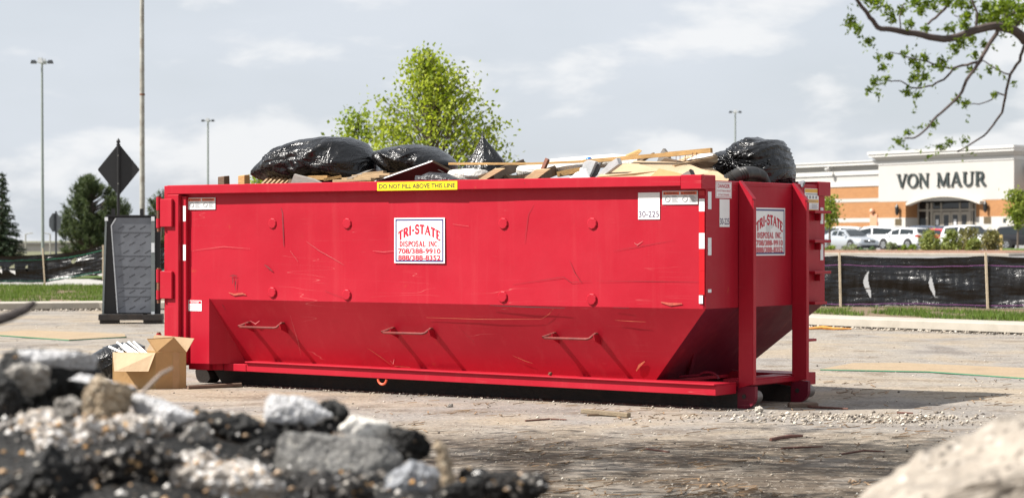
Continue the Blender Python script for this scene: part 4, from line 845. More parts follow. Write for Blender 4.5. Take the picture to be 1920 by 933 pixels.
# boards lying on the lot
for px, lab, th in (([(-40,626),(60,622),(233,629),(236,634),(130,640),(-40,628)], 'large thin tan sheet with dark green edge lying on the lot at far left', .018), ([(1538,696),(1600,684),(1700,684),(1930,694),(1930,713),(1745,700)], 'pale thin wood sheet with green edge lying on the lot at the right', .016)):
    pts = [G(x, y) for x, y in px]; c = sum(pts, Vector())/len(pts); c.z = .012; e = thing('plywood_sheet', lab, 'plywood', c, group=None)
    m = MB(); m.prism([p-Vector((c.x,c.y,0))+Vector((0,0,.002)) for p in pts], (0,0,th)); m.build('panel_sheet', wood('strand_board', (.36, .265, .165), stretch=(3,1,1), var=.4), e)
    m = MB(); l = [p-Vector((c.x,c.y,0))+Vector((0,-.006,.008)) for p in (pts[3:] if px[0][0] < 0 else [pts[0], pts[5], pts[4]])]; m.tube(l, .010, 5); m.build('green_edge', simple('green_edge', (.03, .16, .08), .6), e)
# single stones that stand out
def chunk(name, label, cat, c, size, mat, seed, cuts=9, group=None, rough=.10, sub=2, rot=(0,0,0), cutr=None, pts=None):
    rd = random.Random(seed); bm = bmesh.new(); M = Matrix.Rotation(rot[2], 3, 'Z') @ Matrix.Rotation(rot[1], 3, 'Y') @ Matrix.Rotation(rot[0], 3, 'X')
    if pts is None:                                      # a broken lump: hull of points thrown near the faces of a box
        pts = []
        for i in range(cuts+7):
            v = Vector((rd.uniform(-1,1), rd.uniform(-1,1), rd.uniform(-1,1))); a_ = max(range(3), key=lambda j: abs(v[j])); v[a_] = math.copysign(rd.uniform(.82, 1), v[a_]); pts.append(v)
        pts = [M @ Vector((v.x*size[0], v.y*size[1], v.z*size[2])) for v in pts]
        ex = [max(abs(p[j]) for p in pts) for j in range(3)]; pts = [Vector((p.x*size[0]/ex[0], p.y, p.z*size[2]/ex[2])) for p in pts]
    for p in pts: bm.verts.new(p)
    r_ = bmesh.ops.convex_hull(bm, input=bm.verts[:]); bmesh.ops.delete(bm, geom=[g for g in set(r_['geom_interior']+r_['geom_unused']) if isinstance(g, bmesh.types.BMVert)], context='VERTS')
    s0 = min(max(size), 2.5*min(size)); bmesh.ops.bevel(bm, geom=bm.edges[:], offset=s0*.05, segments=1, affect='EDGES', clamp_overlap=True)
    bmesh.ops.triangulate(bm, faces=bm.faces[:])
    for _ in range(sub):
        L = sorted(e.calc_length() for e in bm.edges); bmesh.ops.subdivide_edges(bm, edges=[e for e in bm.edges if e.calc_length() > s0*.10], cuts=1, use_grid_fill=True); bmesh.ops.triangulate(bm, faces=[f for f in bm.faces if len(f.verts) > 3])
    bm.normal_update(); f1 = 2.6/s0
    for v in bm.verts:
        q = v.co*f1 + Vector((seed*3.3, 0, 0)); v.co += v.normal*s0*rough*(.8*noise.noise(q) + .6*noise.noise(q*2.7) + .35*noise.noise(q*6))
    me = bpy.data.meshes.new(name); bm.to_mesh(me); bm.free(); me.materials.append(mat); me.shade_smooth()
    try: me.set_sharp_from_angle(angle=R(28))
    except Exception: pass
    o = bpy.data.objects.new(name, me); COL.objects.link(o); o.location = c; return tag(o, label, cat, group)
STONE = simple('pale_rubble_stone', (.42, .38, .33), .95, .2, 30, .01, 60)
for a, b, w, lab in ((1424, 775, 17, 'pale lump of concrete lying beside the near front roller'), (1393, 784, 9, 'dark little stone just left of the pale concrete lump'), (845, 764, 10, 'grey stone on the ground before the orange tie ring'), (1445, 777, 10, 'small pale stone close right of the concrete lump'), (1120, 772, 6, 'small stone on the ground above the wooden offcut')):
    p = G(a, b); s = w*p.y/FPX/2; chunk('stone', lab, 'stone', p+Vector((0,0,s*.8)), (s, s, s*.9), STONE if 'pale' in lab else simple('grey_stone', (.2,.18,.165), .95, .3, 20, .01, 50), a, group='single stones on the lot', rough=.2, sub=2)
o = chunk('stone', 'rusty clod resting on the lower channel near the third step handle', 'stone', DW((4.86, .285, .29)), (.022,.022,.018), RUST, 5, rough=.2, sub=2)
# orange tape end at the kerb
m = MB(); m.tube([Vector((0,0,.03)), Vector((.25,.02,.05)), Vector((.45,-.1,.03)), Vector((.75,-.06,.03))], [.02,.035,.03,.012], 6); o = m.build('orange_netting', simple('orange_netting', (.62,.26,.05), .7, .3), smooth=True); o.location = G(1516, 619); tag(o, 'scrap of orange netting at the kerb foot behind the dumpster', 'netting')

# ------------------------------------------------------------------ broken paving heap close to the camera
def asphalt(name, base, specks, dens, scale=40, top=None):
    t = NT(name); b = t.ramp(t.noise(7, 6, .7), [(.3, tuple(np.array(base)*.6)), (.7, tuple(np.array(base)*1.4))])
    for k, (c, d) in enumerate(zip(specks, dens)):
        v = t.n('ShaderNodeTexVoronoi'); v.inputs['Scale'].default_value = scale*(1+.45*k); t.l(t.map(loc=(k*3.1, k, 0)), v.inputs['Vector'])
        sp = t.n('ShaderNodeSeparateXYZ'); t.l(v.outputs['Color'], sp.inputs[0])
        inside = t.math('MULTIPLY', t.math('MULTIPLY', t.rng(sp.outputs[0], 1-min(1, d*1.8), 1-min(1, d*1.8)+.02), t.rng(v.outputs['Distance'], .30, .52, 1, 0)), t.rng(t.noise(5, 4, .6, t.map(loc=(k*2.7+1, 3, k))), .46, .56) if d < .5 else 1.0)
        cc = t.mix(sp.outputs[1], tuple(np.array(c)*.6), c); b = t.mix(inside, b, cc)
    if top is not None:
        g = t.n('ShaderNodeNewGeometry'); sz = t.n('ShaderNodeSeparateXYZ'); t.l(t.n('ShaderNodeTexCoord').outputs['Object'], sz.inputs[0])
        b = t.mix(t.math('MULTIPLY', t.rng(t.math('ADD', sz.outputs[2], t.math('MULTIPLY', t.noise(9, 4, .6), .04)), top[0], top[0]+.012), .95), b, t.ramp(t.noise(60, 3, .6), [(.35, tuple(np.array(top[1])*.75)), (.65, top[1])]))
    b = t.mix(t.rng(t.noise(3.3, 6, .7, t.map(loc=(7, 7, 1))), .60, .74, 0, .55), b, (.30, .15, .045))
    h = t.math('ADD', t.noise(28, 6, .7), t.math('MULTIPLY', t.voro(scale, out='Distance'), .6))
    return t.out(b, t.rng(t.noise(20, 3, .6), .3, .7, .45, .85), t.bump(h, .010, 1.0), spec=.4)
ASPH = asphalt('black_asphalt', (.009, .0085, .008), [(.45, .42, .37), (.42, .25, .12)], [.05, .025], 46)
ASPHP = asphalt('pebbly_asphalt', (.016, .014, .013), [(.62, .57, .50), (.50, .32, .15), (.5, .5, .5)], [.15, .06, .07], 42)
ASPHT = asphalt('worn_asphalt_face', (.50, .495, .50), [(.42, .41, .40), (.10, .10, .10)], [.3, .2], 75)
AGG = asphalt('pale_aggregate', (.36, .32, .28), [(.78, .75, .72), (.62, .36, .12), (.06, .05, .05)], [.75, .10, .10], 44)
CONCR = asphalt('broken_concrete', (.28, .26, .235), [(.55, .52, .48), (.18, .16, .14)], [.22, .15], 40); CONCT = asphalt('tan_concrete', (.34, .27, .19), [(.5, .43, .33)], [.2], 50)
CONCW = asphalt('white_concrete', (.60, .57, .52), [(.75, .72, .68)], [.2], 50); CONCB = asphalt('bluish_concrete', (.26, .27, .29), [(.42, .42, .42), (.12, .12, .13)], [.2, .15], 60)
SLABB = asphalt('beige_concrete', (.31, .27, .225), [(.52, .47, .41), (.10, .085, .07)], [.22, .22], 30); SLAB = asphalt('grey_slab', (.17, .165, .155), [(.42, .40, .36), (.07, .07, .07)], [.16, .2], 60)
def heap_h(x, y):
    if x < -.95: p = 1.10
    elif x < -.2: p = 1.10 - .13*(x+.95)/.75
    else: p = .97 - .75*(x+.2) if x < .1 else .745 - .8*(x-.1)
    q = abs(y-6.0)/2.1; return max(0, p*(1-q**1.7) + .05*noise.noise(Vector((x*3, y*3, 2)))) if q < 1 else 0
V = []; hx = np.arange(-4.2, 1.21, .06); hy = np.arange(3.9, 8.11, .06)
for x in hx:
    for y in hy: V.append((x, y, heap_h(x, y) - .02 + (.02*noise.noise(Vector((x*14, y*14, 0))) if heap_h(x, y) > .03 else 0)))
ny_ = len(hy); m = MB(); m.v = V; m.f = [(i*ny_+j, (i+1)*ny_+j, (i+1)*ny_+j+1, i*ny_+j+1) for i in range(len(hx)-1) for j in range(ny_-1)]
tag(m.build('rubble_heap', ASPH, smooth=2), 'heap of crumbled black asphalt in the foreground under the larger chunks', 'rubble', kind='stuff')
GR = 'broken paving chunks in the foreground heap'
#      px centre, size px (w, h), depth m, material, seed, label, tilt
CH = [((100,735),(205,125),6.3,ASPH,1,'largest black asphalt slab at the top left of the foreground heap',(.1,.2,.1)),
 ((100,672),(140,36),6.20,ASPHT,2,'pale grey worn top crust on the largest black slab',(0,.12,0)),
 ((195,722),(120,36),6.12,ASPHT,33,'pale crust strip sloping down from the largest slab towards the box',(0,.50,0)),
 ((50,712),(80,56),6.08,CONCR,3,'pinkish grey stone stuck in the left face of the largest slab',(.3,0,.2)),
 ((203,752),(96,74),5.95,CONCT,4,'tan block wedged beside the largest black slab',(.1,.3,.3)),
 ((298,775),(125,66),5.98,ASPHT,5,'light grey slab sloping down below the cardboard box',(.1,.50,.1)),
 ((322,815),(62,80),6.12,ASPH,6,'dark broken side under the light slab that slopes below the box',(0,.2,.2)),
 ((140,772),(80,48),6.0,CONCR,7,'small grey pink stone in the dark hollow of the heap',(.3,.2,0)),
 ((55,800),(130,80),5.9,AGG,8,'pebbly pale chunk at the left picture edge',(.2,.1,.1)),
 ((150,832),(150,90),5.8,AGG,9,'whitish crumbling chunk in the middle of the left heap',(.2,.1,.4)),
 ((250,815),(130,80),5.85,AGG,10,'pale crumbling chunk with an orange streak right of the whitish one',(.1,.3,.2)),
 ((268,880),(180,120),5.6,ASPHP,11,'big dark pebbled chunk at the bottom of the left heap',(.2,.1,.3)),
 ((75,900),(190,120),5.5,ASPH,12,'black lump in the bottom left corner',(.1,.3,.2)),
 ((165,905),(90,80),5.55,ASPHP,34,'brownish pebbled lump between the two black ones at the bottom left',(.4,.2,.1)),
 ((398,800),(110,50),6.3,ASPHP,13,'dark crumbly chunk between the two halves of the heap',(.1,0,.1)),
 ((365,850),(78,92),5.9,CONCR,14,'grey rounded stone with a bright upper edge between the halves of the heap',(.1,.2,.5)),
 ((462,812),(165,66),6.1,ASPH,15,'black slab shaped like a low roof below the light grey top slab',(.1,.15,.1)),
 ((545,768),(150,50),6.25,ASPHT,16,'light grey slab on top of the right half of the heap',(.05,.06,.1)),
 ((620,780),(64,56),6.38,ASPH,17,'black broken end right of the light grey top slab',(.1,.4,.1)),
 ((570,805),(110,44),6.25,ASPHP,35,'dark brown crumbs packed beneath the light grey top slab',(.1,.1,.1)),
 ((680,815),(112,60),6.2,CONCW,18,'whitest rounded stone of the heap, on the big grey block',(.1,.1,.3)),
 ((628,872),(225,104),5.9,SLAB,19,'big smooth grey block below the whitest stone',(.05,.08,.1)),
 ((766,832),(88,72),6.1,ASPH,20,'jet black knob right of the whitest stone',(.3,.2,.1)),
 ((500,850),(90,60),5.95,ASPH,36,'black lump pressed against the left end of the big grey block',(.2,.1,.4)),
 ((430,905),(200,90),5.6,AGG,21,'bright white gravelly chunk at the bottom of the heap centre',(.2,.1,.2)),
 ((612,915),(150,80),5.55,ASPHP,22,'dark chunk with round orange pebbles below the big grey block',(.2,.1,.3)),
 ((785,905),(120,80),5.8,CONCB,23,'bluish grey block near the right end of the heap',(.1,.1,.15)),
 ((838,888),(44,120),5.75,CONCT,24,'thin tan sliver standing aslant right of the bluish block',(0,-.62,.1)),
 ((950,900),(150,90),5.8,ASPHP,25,'last dark pebbled chunk at the right end of the heap',(.2,.15,.2)),
 ((865,930),(90,70),5.6,ASPH,26,'black fragment below the thin tan sliver',(.2,.1,.3)),
 ((330,905),(90,90),5.7,ASPHP,27,'dark fragment left of the bright white gravelly chunk',(.1,.3,.1)),
 ((10,745),(70,90),6.0,ASPH,28,'black fragment cut off by the left picture edge',(.2,.2,.2))]
for (cx, cy), (w, h), Y, mt, sd, lab, rot in CH:
    p = P(cx, cy, Y); k = Y/FPX/2*1.16; flat = mt in (ASPHT,)
    chunk('paving_chunk', lab, 'rubble chunk', p, (w*k, min(w*.6, h*1.15)*k, h*k*1.08), mt, sd*5+1, 8, GR, .16 if mt not in (ASPHT, SLAB, CONCB, CONCW) else .05, 4, rot)
ps = []; sz = []
for i in range(1300):
    x = random.uniform(-1.5, .25); y = random.uniform(5.0, 6.7); z = heap_h(x, y)
    if z < .3: continue
    ps.append((x, y, z+.005)); sz.append(.004+.012*random.random()**2)
t = NT('heap_pebbles'); g = t.n('ShaderNodeNewGeometry').outputs['Random Per Island']
HP = t.out(t.ramp(g, [(0, (.03,.028,.026)), (.4, (.16,.14,.12)), (.62, (.50,.27,.09)), (.70, (.52,.48,.44)), (1, (.74,.72,.69))]), .5)
tag(pebbles(np.array(ps), np.array(sz), HP, 'heap_pebbles'), 'loose white, orange and dark pebbles lying over the foreground rubble heap', 'pebbles', kind='stuff')
# pebbles knocked out of the chunks lie on them too
dg = bpy.context.evaluated_depsgraph_get(); ps = []; sz = []
for ob in [o for o in COL.objects if o.name.startswith('paving_chunk')]:
    mt = ob.data.materials[0]; nn = 90 if mt is AGG else 16 if mt is ASPHP else 3 if mt is ASPH else 0
    fs = [f for f in ob.data.polygons if f.normal.z > -.1]
    for f in random.sample(fs, min(nn, len(fs))): ps.append(ob.location + f.center); sz.append(.003+.0085*random.random()**1.6)
tag(pebbles(np.array([tuple(p) for p in ps]), np.array(sz), HP, 'chunk_pebbles'), 'pebbles half set in the faces of the crumbling chunks', 'pebbles', kind='stuff')
sl_ = [P(x, y, q)-P(1800, 880, 5.3) for x, y, q in ((1590,955,5.2), (1640,915,5.35), (1715,872,5.3), (1790,834,5.35), (1858,800,5.4), (1935,788,5.3), (2120,775,5.4), (2150,800,5.9), (1950,800,5.9), (1780,860,5.8), (1600,960,5.7), (1560,1200,5.0), (2150,1200,4.8), (1700,940,4.95), (1900,860,4.9), (2100,860,4.8), (1560,1500,5.6), (2200,1700,5.6), (1600,1700,5.0), (2200,1700,4.9))]
chunk('concrete_slab', 'pale beige broken concrete slab rising in the bottom right corner, closest to the camera', 'concrete slab', P(1800, 880, 5.3), (.5,.4,.4), SLABB, 77, 7, None, .085, 5, pts=sl_)
V = []
# dead branch and twigs poking into the picture from the heap
stick([P(-60, 618, 6.6), P(20, 592, 6.6), P(48, 580, 6.6), P(66, 566, 6.6)], [.018,.016,.013,.008], 'dead_branch', 'blurred dark dead branch poking in from the left picture edge', DARKBARK, 'branch')
stick([P(262, 740, 6.3), P(290, 712, 6.35), P(302, 700, 6.35), P(322, 690, 6.4)], [.006,.006,.005,.004], 'twig', 'pale blurred twig before the cardboard box', simple('pale_twig', (.33,.27,.23), .8), 'twig', 'twigs sticking out of the heap', 6)

# ------------------------------------------------------------------ black ramp leaf standing on its edge
e0 = G(242, 607); rp = thing('steel_dock_plate', 'black steel plate with raised tread marks standing upright in a frame beside the dumpster hinges', 'steel plate', e0, .10)
RAMP = NT('treaded_black_steel'); rm = RAMP; c_ = rm.ramp(rm.noise(1.6, 7, .65), [(.3, (.11, .117, .135)), (.7, (.20, .212, .238))]); c_ = rm.mix(rm.rng(rm.noise(5, 7, .7), .5, .8, 0, .5), c_, (.15, .155, .17))
RAMPM = rm.out(c_, .55, rm.bump(rm.noise(2.0, 3, .5), .006), spec=.35)
sc = e0.y/FPX
def rx(px): return (px-242)*sc
def rz_(py): return (607-py)*sc
m = MB(); m.prism([(rx(222),0,rz_(586)), (rx(284),0,rz_(586)), (rx(286),0,rz_(408)), (rx(219),0,rz_(408)), (rx(210),0,rz_(422))], (0,.04,0)); pl = m.build('plate', RAMPM, rp)
for r_ in range(11):
    for k in range(4):
        px_ = 222 + 20*k + (r_ % 2)*9; py_ = 427 + r_*15.0
        lim = 212 + (py_-422)*.055
        if px_ < lim or px_ > 278: continue
        q = MB(); q.beam((rx(px_), .0025, rz_(py_+2.5)), (rx(px_+11), .0025, rz_(py_-3.5)), .009, .010, up=(0,0,1)); q.build('tread_bar', simple('tread_shadow_steel', (.018,.018,.02), .5), pl)
for py_ in (436, 480, 500, 540, 556): m = MB(); m.box((rx(213)+.01, -.0035, rz_(py_)), (rx(284), -.001, rz_(py_)+.006)); m.build('weld_seam', simple('tread_shadow_steel', (.018,.018,.02), .5), pl)
EDGE = simple('pale_edge_metal', (.32,.33,.35), .5, .15)
m = MB(); m.tube([(rx(221),-.012,rz_(586)), (rx(209.5),-.012,rz_(423)), (rx(218),-.012,rz_(409))], .013, 6); m.build('edge_strip', EDGE, rp)
m = MB(); m.box((rx(283),-.05,rz_(588)), (rx(290),-.01,rz_(407))); m.build('frame_post', simple('grey_green_frame', (.16,.18,.18), .5), rp)
for z0, z1 in ((592, 584), (473, 455), (414, 406)): m = MB(); m.box((rx(283.5),-.054,rz_(z0)), (rx(289.5),-.0505,rz_(z1))); m.build('white_tape', REFW, rp)
m = MB(); m.prism([(rx(193),-.02,rz_(588)), (rx(219),-.02,rz_(588)), (rx(207),-.02,rz_(420)), (rx(212),-.02,rz_(405)), (rx(198),-.02,rz_(408))], (0,-.02,0)) if False else m.box((rx(198), .05, rz_(588)), (rx(300), .12, rz_(404))); m.build('back_panel', BLKSIGN, rp)
m = MB(); m.prism([(rx(193),.02,rz_(588)), (rx(219),.02,rz_(588)), (rx(208),.02,rz_(424)), (rx(212),.02,rz_(409)), (rx(199),.02,rz_(409))], (0,.024,0)); m.build('side_flange', BLKSIGN, rp)
m = MB(); m.beam((rx(193.5),.0,rz_(588)), (rx(199.5),.0,rz_(408)), .035, .035); m.build('frame_post', simple('grey_green_frame', (.16,.18,.18), .5), rp)
m = MB(); m.box((rx(197),-.02,rz_(414)), (rx(203),-.018,rz_(407))); m.build('white_tape', REFW, rp)
m = MB(); m.box((rx(200),-.02,rz_(406)), (rx(310),.05,rz_(403))); m.build('top_bar', BLKSIGN, rp)
for a in (209, 262): m = MB(); m.box((rx(a),0,rz_(405)), (rx(a+7),.06,rz_(391))); m.build('top_stub', BLKSIGN, rp)
for a, b, dy_ in ((187, 276, 0), (268, 305, -.12)):
    m = MB(); m.box((rx(a),-.25+dy_,rz_(599)), (rx(b),.35,rz_(588.5))); m.box((rx(a+2),-.2+dy_,0.005), (rx(a+36 if b < 300 else b),.3,rz_(599.3))); m.build('skid_base', STEEL, rp)

# ------------------------------------------------------------------ signs, lamp poles
Yd = 54.0; b0 = Vector(((222-960)*Yd/FPX, Yd, .2)); sg = thing('warning_sign', 'black back of a diamond sign on a finial post behind the steel plate', 'road sign', b0)
k = Yd/FPX; zz = lambda py: CAMZ-(py-HZ)*k-b0.z
m = MB(); m.cyl((0,0,-.1), (0,0,zz(272)), .035, 12); m.build('post', BLKSIGN, sg, smooth=True)
m = MB(); m.lathe((0,0,zz(272)), [(.05,0),(.05,.02),(.025,.035),(.045,.06),(.05,.085),(.035,.12),(.012,.15),(.001,.165)], 12); m.build('finial', BLKSIGN, sg, smooth=True)
m = MB(); cz = zz(318); hw, hh = 38*k, 47*k; pts = []
for ax_, az_, t0 in ((hw,0,0),(0,hh,90),(-hw,0,180),(0,-hh,270)):
    c2 = Vector((ax_*.93, az_*.93)); pts += [(c2.x + .045*math.cos(R(t0+a)), -.02 if False else .045, cz + c2.y + .045*math.sin(R(t0+a))) for a in (-40,-15,15,40)]
m.prism(pts, (0,.006,0)); m.build('sign_plate', BLKSIGN, sg)
for dz in (.33, -.33): m = MB(); m.cyl((0,-.036,cz+dz), (0,-.045,cz+dz), .012, 8); m.build('bolt', GALV, sg)
Yd = 90.0; b0 = Vector(((105-960)*Yd/FPX, Yd, 0)); sg = thing('stop_sign', 'grey back of an octagonal sign on a thin dark post beside the round pine', 'road sign', b0, 1.1); k = Yd/FPX
m = MB(); m.cyl((0,0,0), (0,0,CAMZ-(396-HZ)*k), .04, 8); m.build('post', DKPOLE, sg, smooth=True)
cz = CAMZ-(417-HZ)*k; m = MB(); m.prism([(.39*math.cos(R(22.5+45*a)), .05, cz+.39*math.sin(R(22.5+45*a))) for a in range(8)], (0,.006,0)); m.build('sign_plate', GRYSIGN, sg)
def lamp_pole(px, ptop, pbase, Y, rad, label, mat=POLE, heads=True, grp='tall car park lamp poles', lean=0):
    z0 = gh((px-960)*Y/FPX, Y); top = CAMZ-(ptop-HZ)*Y/FPX; e = thing('lamp_pole', label, 'lamp pole', ((px-960)*Y/FPX, Y, z0), group=grp)
    m = MB(); m.cyl((lean,0,0), (0,0,top-z0), rad*1.25, 12, rad*.8); m.build('pole', mat, e, smooth=True)
    m = MB(); m.box((-.3+lean,-.3,-.2), (.3+lean,.3,.25)); m.build('footing', CONC, e)
    if heads:
        t0 = top-z0; m = MB(); m.box((-.55,-.05,t0-.06), (.55,.05,t0+.02)); m.box((-.05,-.5,t0+.021), (.05,.5,t0+.08)); m.build('cross_arm', mat, e)
        for dx_, dy_ in ((-.55,0),(.55,0),(0,-.5),(0,.5)):
            m = MB(); m.hexa([(dx_-.18,dy_-.18,t0-.12),(dx_+.18,dy_-.18,t0-.12),(dx_+.18,dy_+.18,t0-.12),(dx_-.18,dy_+.18,t0-.12)], [(dx_-.12,dy_-.12,t0+.10+.12*(dx_ == 0)),(dx_+.12,dy_-.12,t0+.10+.12*(dx_ == 0)),(dx_+.12,dy_+.12,t0+.10+.12*(dx_ == 0)),(dx_-.12,dy_+.12,t0+.10+.12*(dx_ == 0))]); m.build('lamp_head', simple('pale_lamp_head', (.45,.46,.46), .4) if dx_ == 0 else DKPOLE, e)
lamp_pole(79, 116, 470, 150, .085, 'tall lamp pole with four heads at the far left, before the spruce and the pine', POLE, lean=.05)
lamp_pole(390, 226, 440, 250, .11, 'distant lamp pole seen above the dumpster corner posts', POLE)
lamp_pole(1378.5, 210, 330, 262, .11, 'distant lamp pole above the shiny black bag', POLE)
e = thing('utility_pole', 'thick weathered grey pole running out of the top of the picture behind the diamond sign', 'pole', ((267-960)*70/FPX, 70, 0))
m = MB(); m.cyl((0,0,-.3), (-.01,0,11.0), .088, 16, .062); m.build('shaft', GALV, e, smooth=True)
m = MB(); m.cyl((0,0,6.0), (0,0,6.05), .083, 16); m.build('joint_band', RUST, e, smooth=True)
for px, tx, lab in ((48, 62, 'far small street lamp with its arm turned right near the spruce'), (94, 82, 'far small street lamp with its arm turned left beside the lamp pole')):
    Y = 260; k = Y/FPX; e = thing('street_lamp', lab, 'street lamp', ((px-960)*k, Y, 0), group='far street lamps'); m = MB(); m.cyl((0,0,0), (0,0,CAMZ-(439-HZ)*k), .08, 8); m.build('post', GALV, e)
    m = MB(); m.tube([(0,0,CAMZ-(439-HZ)*k), ((tx-px)*k*.6,0,CAMZ-(437-HZ)*k), ((tx-px)*k,0,CAMZ-(437-HZ)*k)], .05, 6); m.build('arm', GALV, e)
# a long low building at the horizon on the left
e = thing('low_building', 'long low pale grey building on the horizon behind the spruce', 'building', (-80, 330, 0)); m = MB(); m.box((-60,0,0), (15,20,1.05)); m.build('wall', simple('far_pale_wall', (.42,.39,.38), .9), e); m = MB(); m.box((-60.3,-.3,1.05), (15.3,20.3,1.28)); m.build('roof', simple('far_dark_roof', (.20,.19,.19), .9), e)

# ------------------------------------------------------------------ silt fences
def fence(name, label, stakes, holes, top, bot, stripes, h=1.1, stripe_col=None, seed=0):
    """stakes: (x, y, z0, height, lean); fabric bays between them with slits and sags"""
    e = thing(name, label, 'silt fence', (stakes[0][0], stakes[0][1], stakes[0][2])); o = Vector((stakes[0][0], stakes[0][1], stakes[0][2]))
    for x, y, z0, hh, lean in stakes:
        m = MB(); m.beam(Vector((x, y-.03, z0-.15))-o, Vector((x+lean, y-.03, z0+hh))-o, .042, .042, up=(0,1,0)); m.build('stake', STAKE, e)
    for b, (s0, s1) in enumerate(zip(stakes, stakes[1:])):
        nu, nv = 190, 60; V = []; a = Vector((s0[0], s0[1], s0[2])); c = Vector((s1[0], s1[1], s1[2]))
        def pt(u, v):
            p = a.lerp(c, u); sag = math.sin(math.pi*u); w = u*(c-a).length + seed + b*3.7
            t_ = top[0] - top[1]*sag + .012*noise.noise(Vector((w*3, 0, seed))); bo = bot[0] + bot[1]*sag + .02*noise.noise(Vector((w*2, 9, seed)))
            z = bo + (t_-bo)*v
            y = -.02*sag + .035*sag*math.sin(v*9 + .6*math.sin(w*1.5)) + .09*sag*noise.noise(Vector((w*.7, v*3.5, seed))) + .012*noise.noise(Vector((w*9 + v*2, v*2.2, seed+2))) + .05*math.sin(v*math.pi)*sag + .012*noise.noise(Vector((w*2, v*14, seed)))
            mid = math.exp(-((v-.42)/.22)**2); y += mid*.020*noise.noise(Vector((w*10, v*1.2, 5)))
            return Vector((p.x, p.y+y, p.z+z)) - o
        for i in range(nu+1):
            for j in range(nv+1): V.append(pt(i/nu, j/nv))
        F = []
        for i in range(nu):
            for j in range(nv):
                u, v = (i+.5)/nu, (j+.5)/nv
                if any(hb == b and abs((u-hu-.015*math.sin(v*9))/hw_) < (1-((v-hv)/hh_)**2 if abs(v-hv) < hh_ else -1) for hb, hu, hv, hw_, hh_ in holes): continue
                F.append((i*(nv+1)+j, (i+1)*(nv+1)+j, (i+1)*(nv+1)+j+1, i*(nv+1)+j+1))
        m = MB(); m.v = V; m.f = F; fb = m.build('fabric_panel', FILM, e, smooth=2)
        for v in stripes:
            m = MB(); L = []
            for i in range(nu+1): q = pt(i/nu, v); L += [q+Vector((0,-.012,-.006)), q+Vector((0,-.012,.006))]
            m.add(L, [(2*i, 2*i+2, 2*i+3, 2*i+1) for i in range(nu)]); m.build('stripe', stripe_col, fb)
VIO = simple('violet_thread', (.20,.07,.20), .5); GRN = simple('green_thread', (.02,.22,.12), .5)
fence('silt_fence', 'black silt fence with torn slits on pale stakes before the planted bed at right', [(4.6, 46.9, .2, 1.12, 0), (6.62, 46.2, .2, 1.13, -.03), (9.42, 45.4, .2, 1.14, -.05), (12.0, 44.2, .2, 1.1, 0)],
      [(1, .19, .44, .018, .28), (1, .63, .42, .015, .22), (2, .33, .42, .04, .30)], (1.075, .05), (.035, .03), (.82, .05), stripe_col=VIO, seed=3)
fence('silt_fence', 'black plastic silt fence with small torn holes, on the verge at the far left', [(-18.6, 70.3, .22, 1.05, 0), (-14.45, 71, .22, 1.12, -.08), (-12.55, 70.4, .52, .92, 0), (-10.3, 70, .6, .9, 0)],
      [(0, .69, .48, .012, .14), (0, .775, .50, .020, .20), (0, .88, .52, .010, .14), (1, .50, .66, .045, .12)], (.92, .06), (.06, -.0), (.82, .06), stripe_col=GRN, seed=8)

# ------------------------------------------------------------------ trees and shrubs
def leaf_quads(C, size, aspect=.6, up=.0):
    n = len(C); d = rng.normal(size=(n, 3)); d[:, 2] += up; d /= np.linalg.norm(d, axis=1)[:, None]
    e = rng.normal(size=(n, 3)); e -= (e*d).sum(1)[:, None]*d; e /= np.linalg.norm(e, axis=1)[:, None]
    s = (size*rng.uniform(.6, 1.35, n))[:, None]; V = np.empty((n, 4, 3)); V[:, 0] = C - d*s; V[:, 1] = C + e*s*aspect; V[:, 2] = C + d*s; V[:, 3] = C - e*s*aspect
    return V.reshape(-1, 3), np.arange(4*n).reshape(n, 4)
BARKT = simple('tree_bark', (.11, .085, .065), .9, .35, 12, .01, 40)
def foliage(e, C, size, mat, aspect=.6, up=0, name='crown'):
    V, F = leaf_quads(np.asarray(C, float), size, aspect, up); o = raw(name, V, F, mat, e); o['kind'] = 'stuff'; return o
MAPLE = leafmat('maple_leaves', (.13, .19, .012), (.46, .51, .07), .45); MAPLE2 = leafmat('pale_maple_leaves', (.13, .19, .02), (.34, .42, .06), .4)
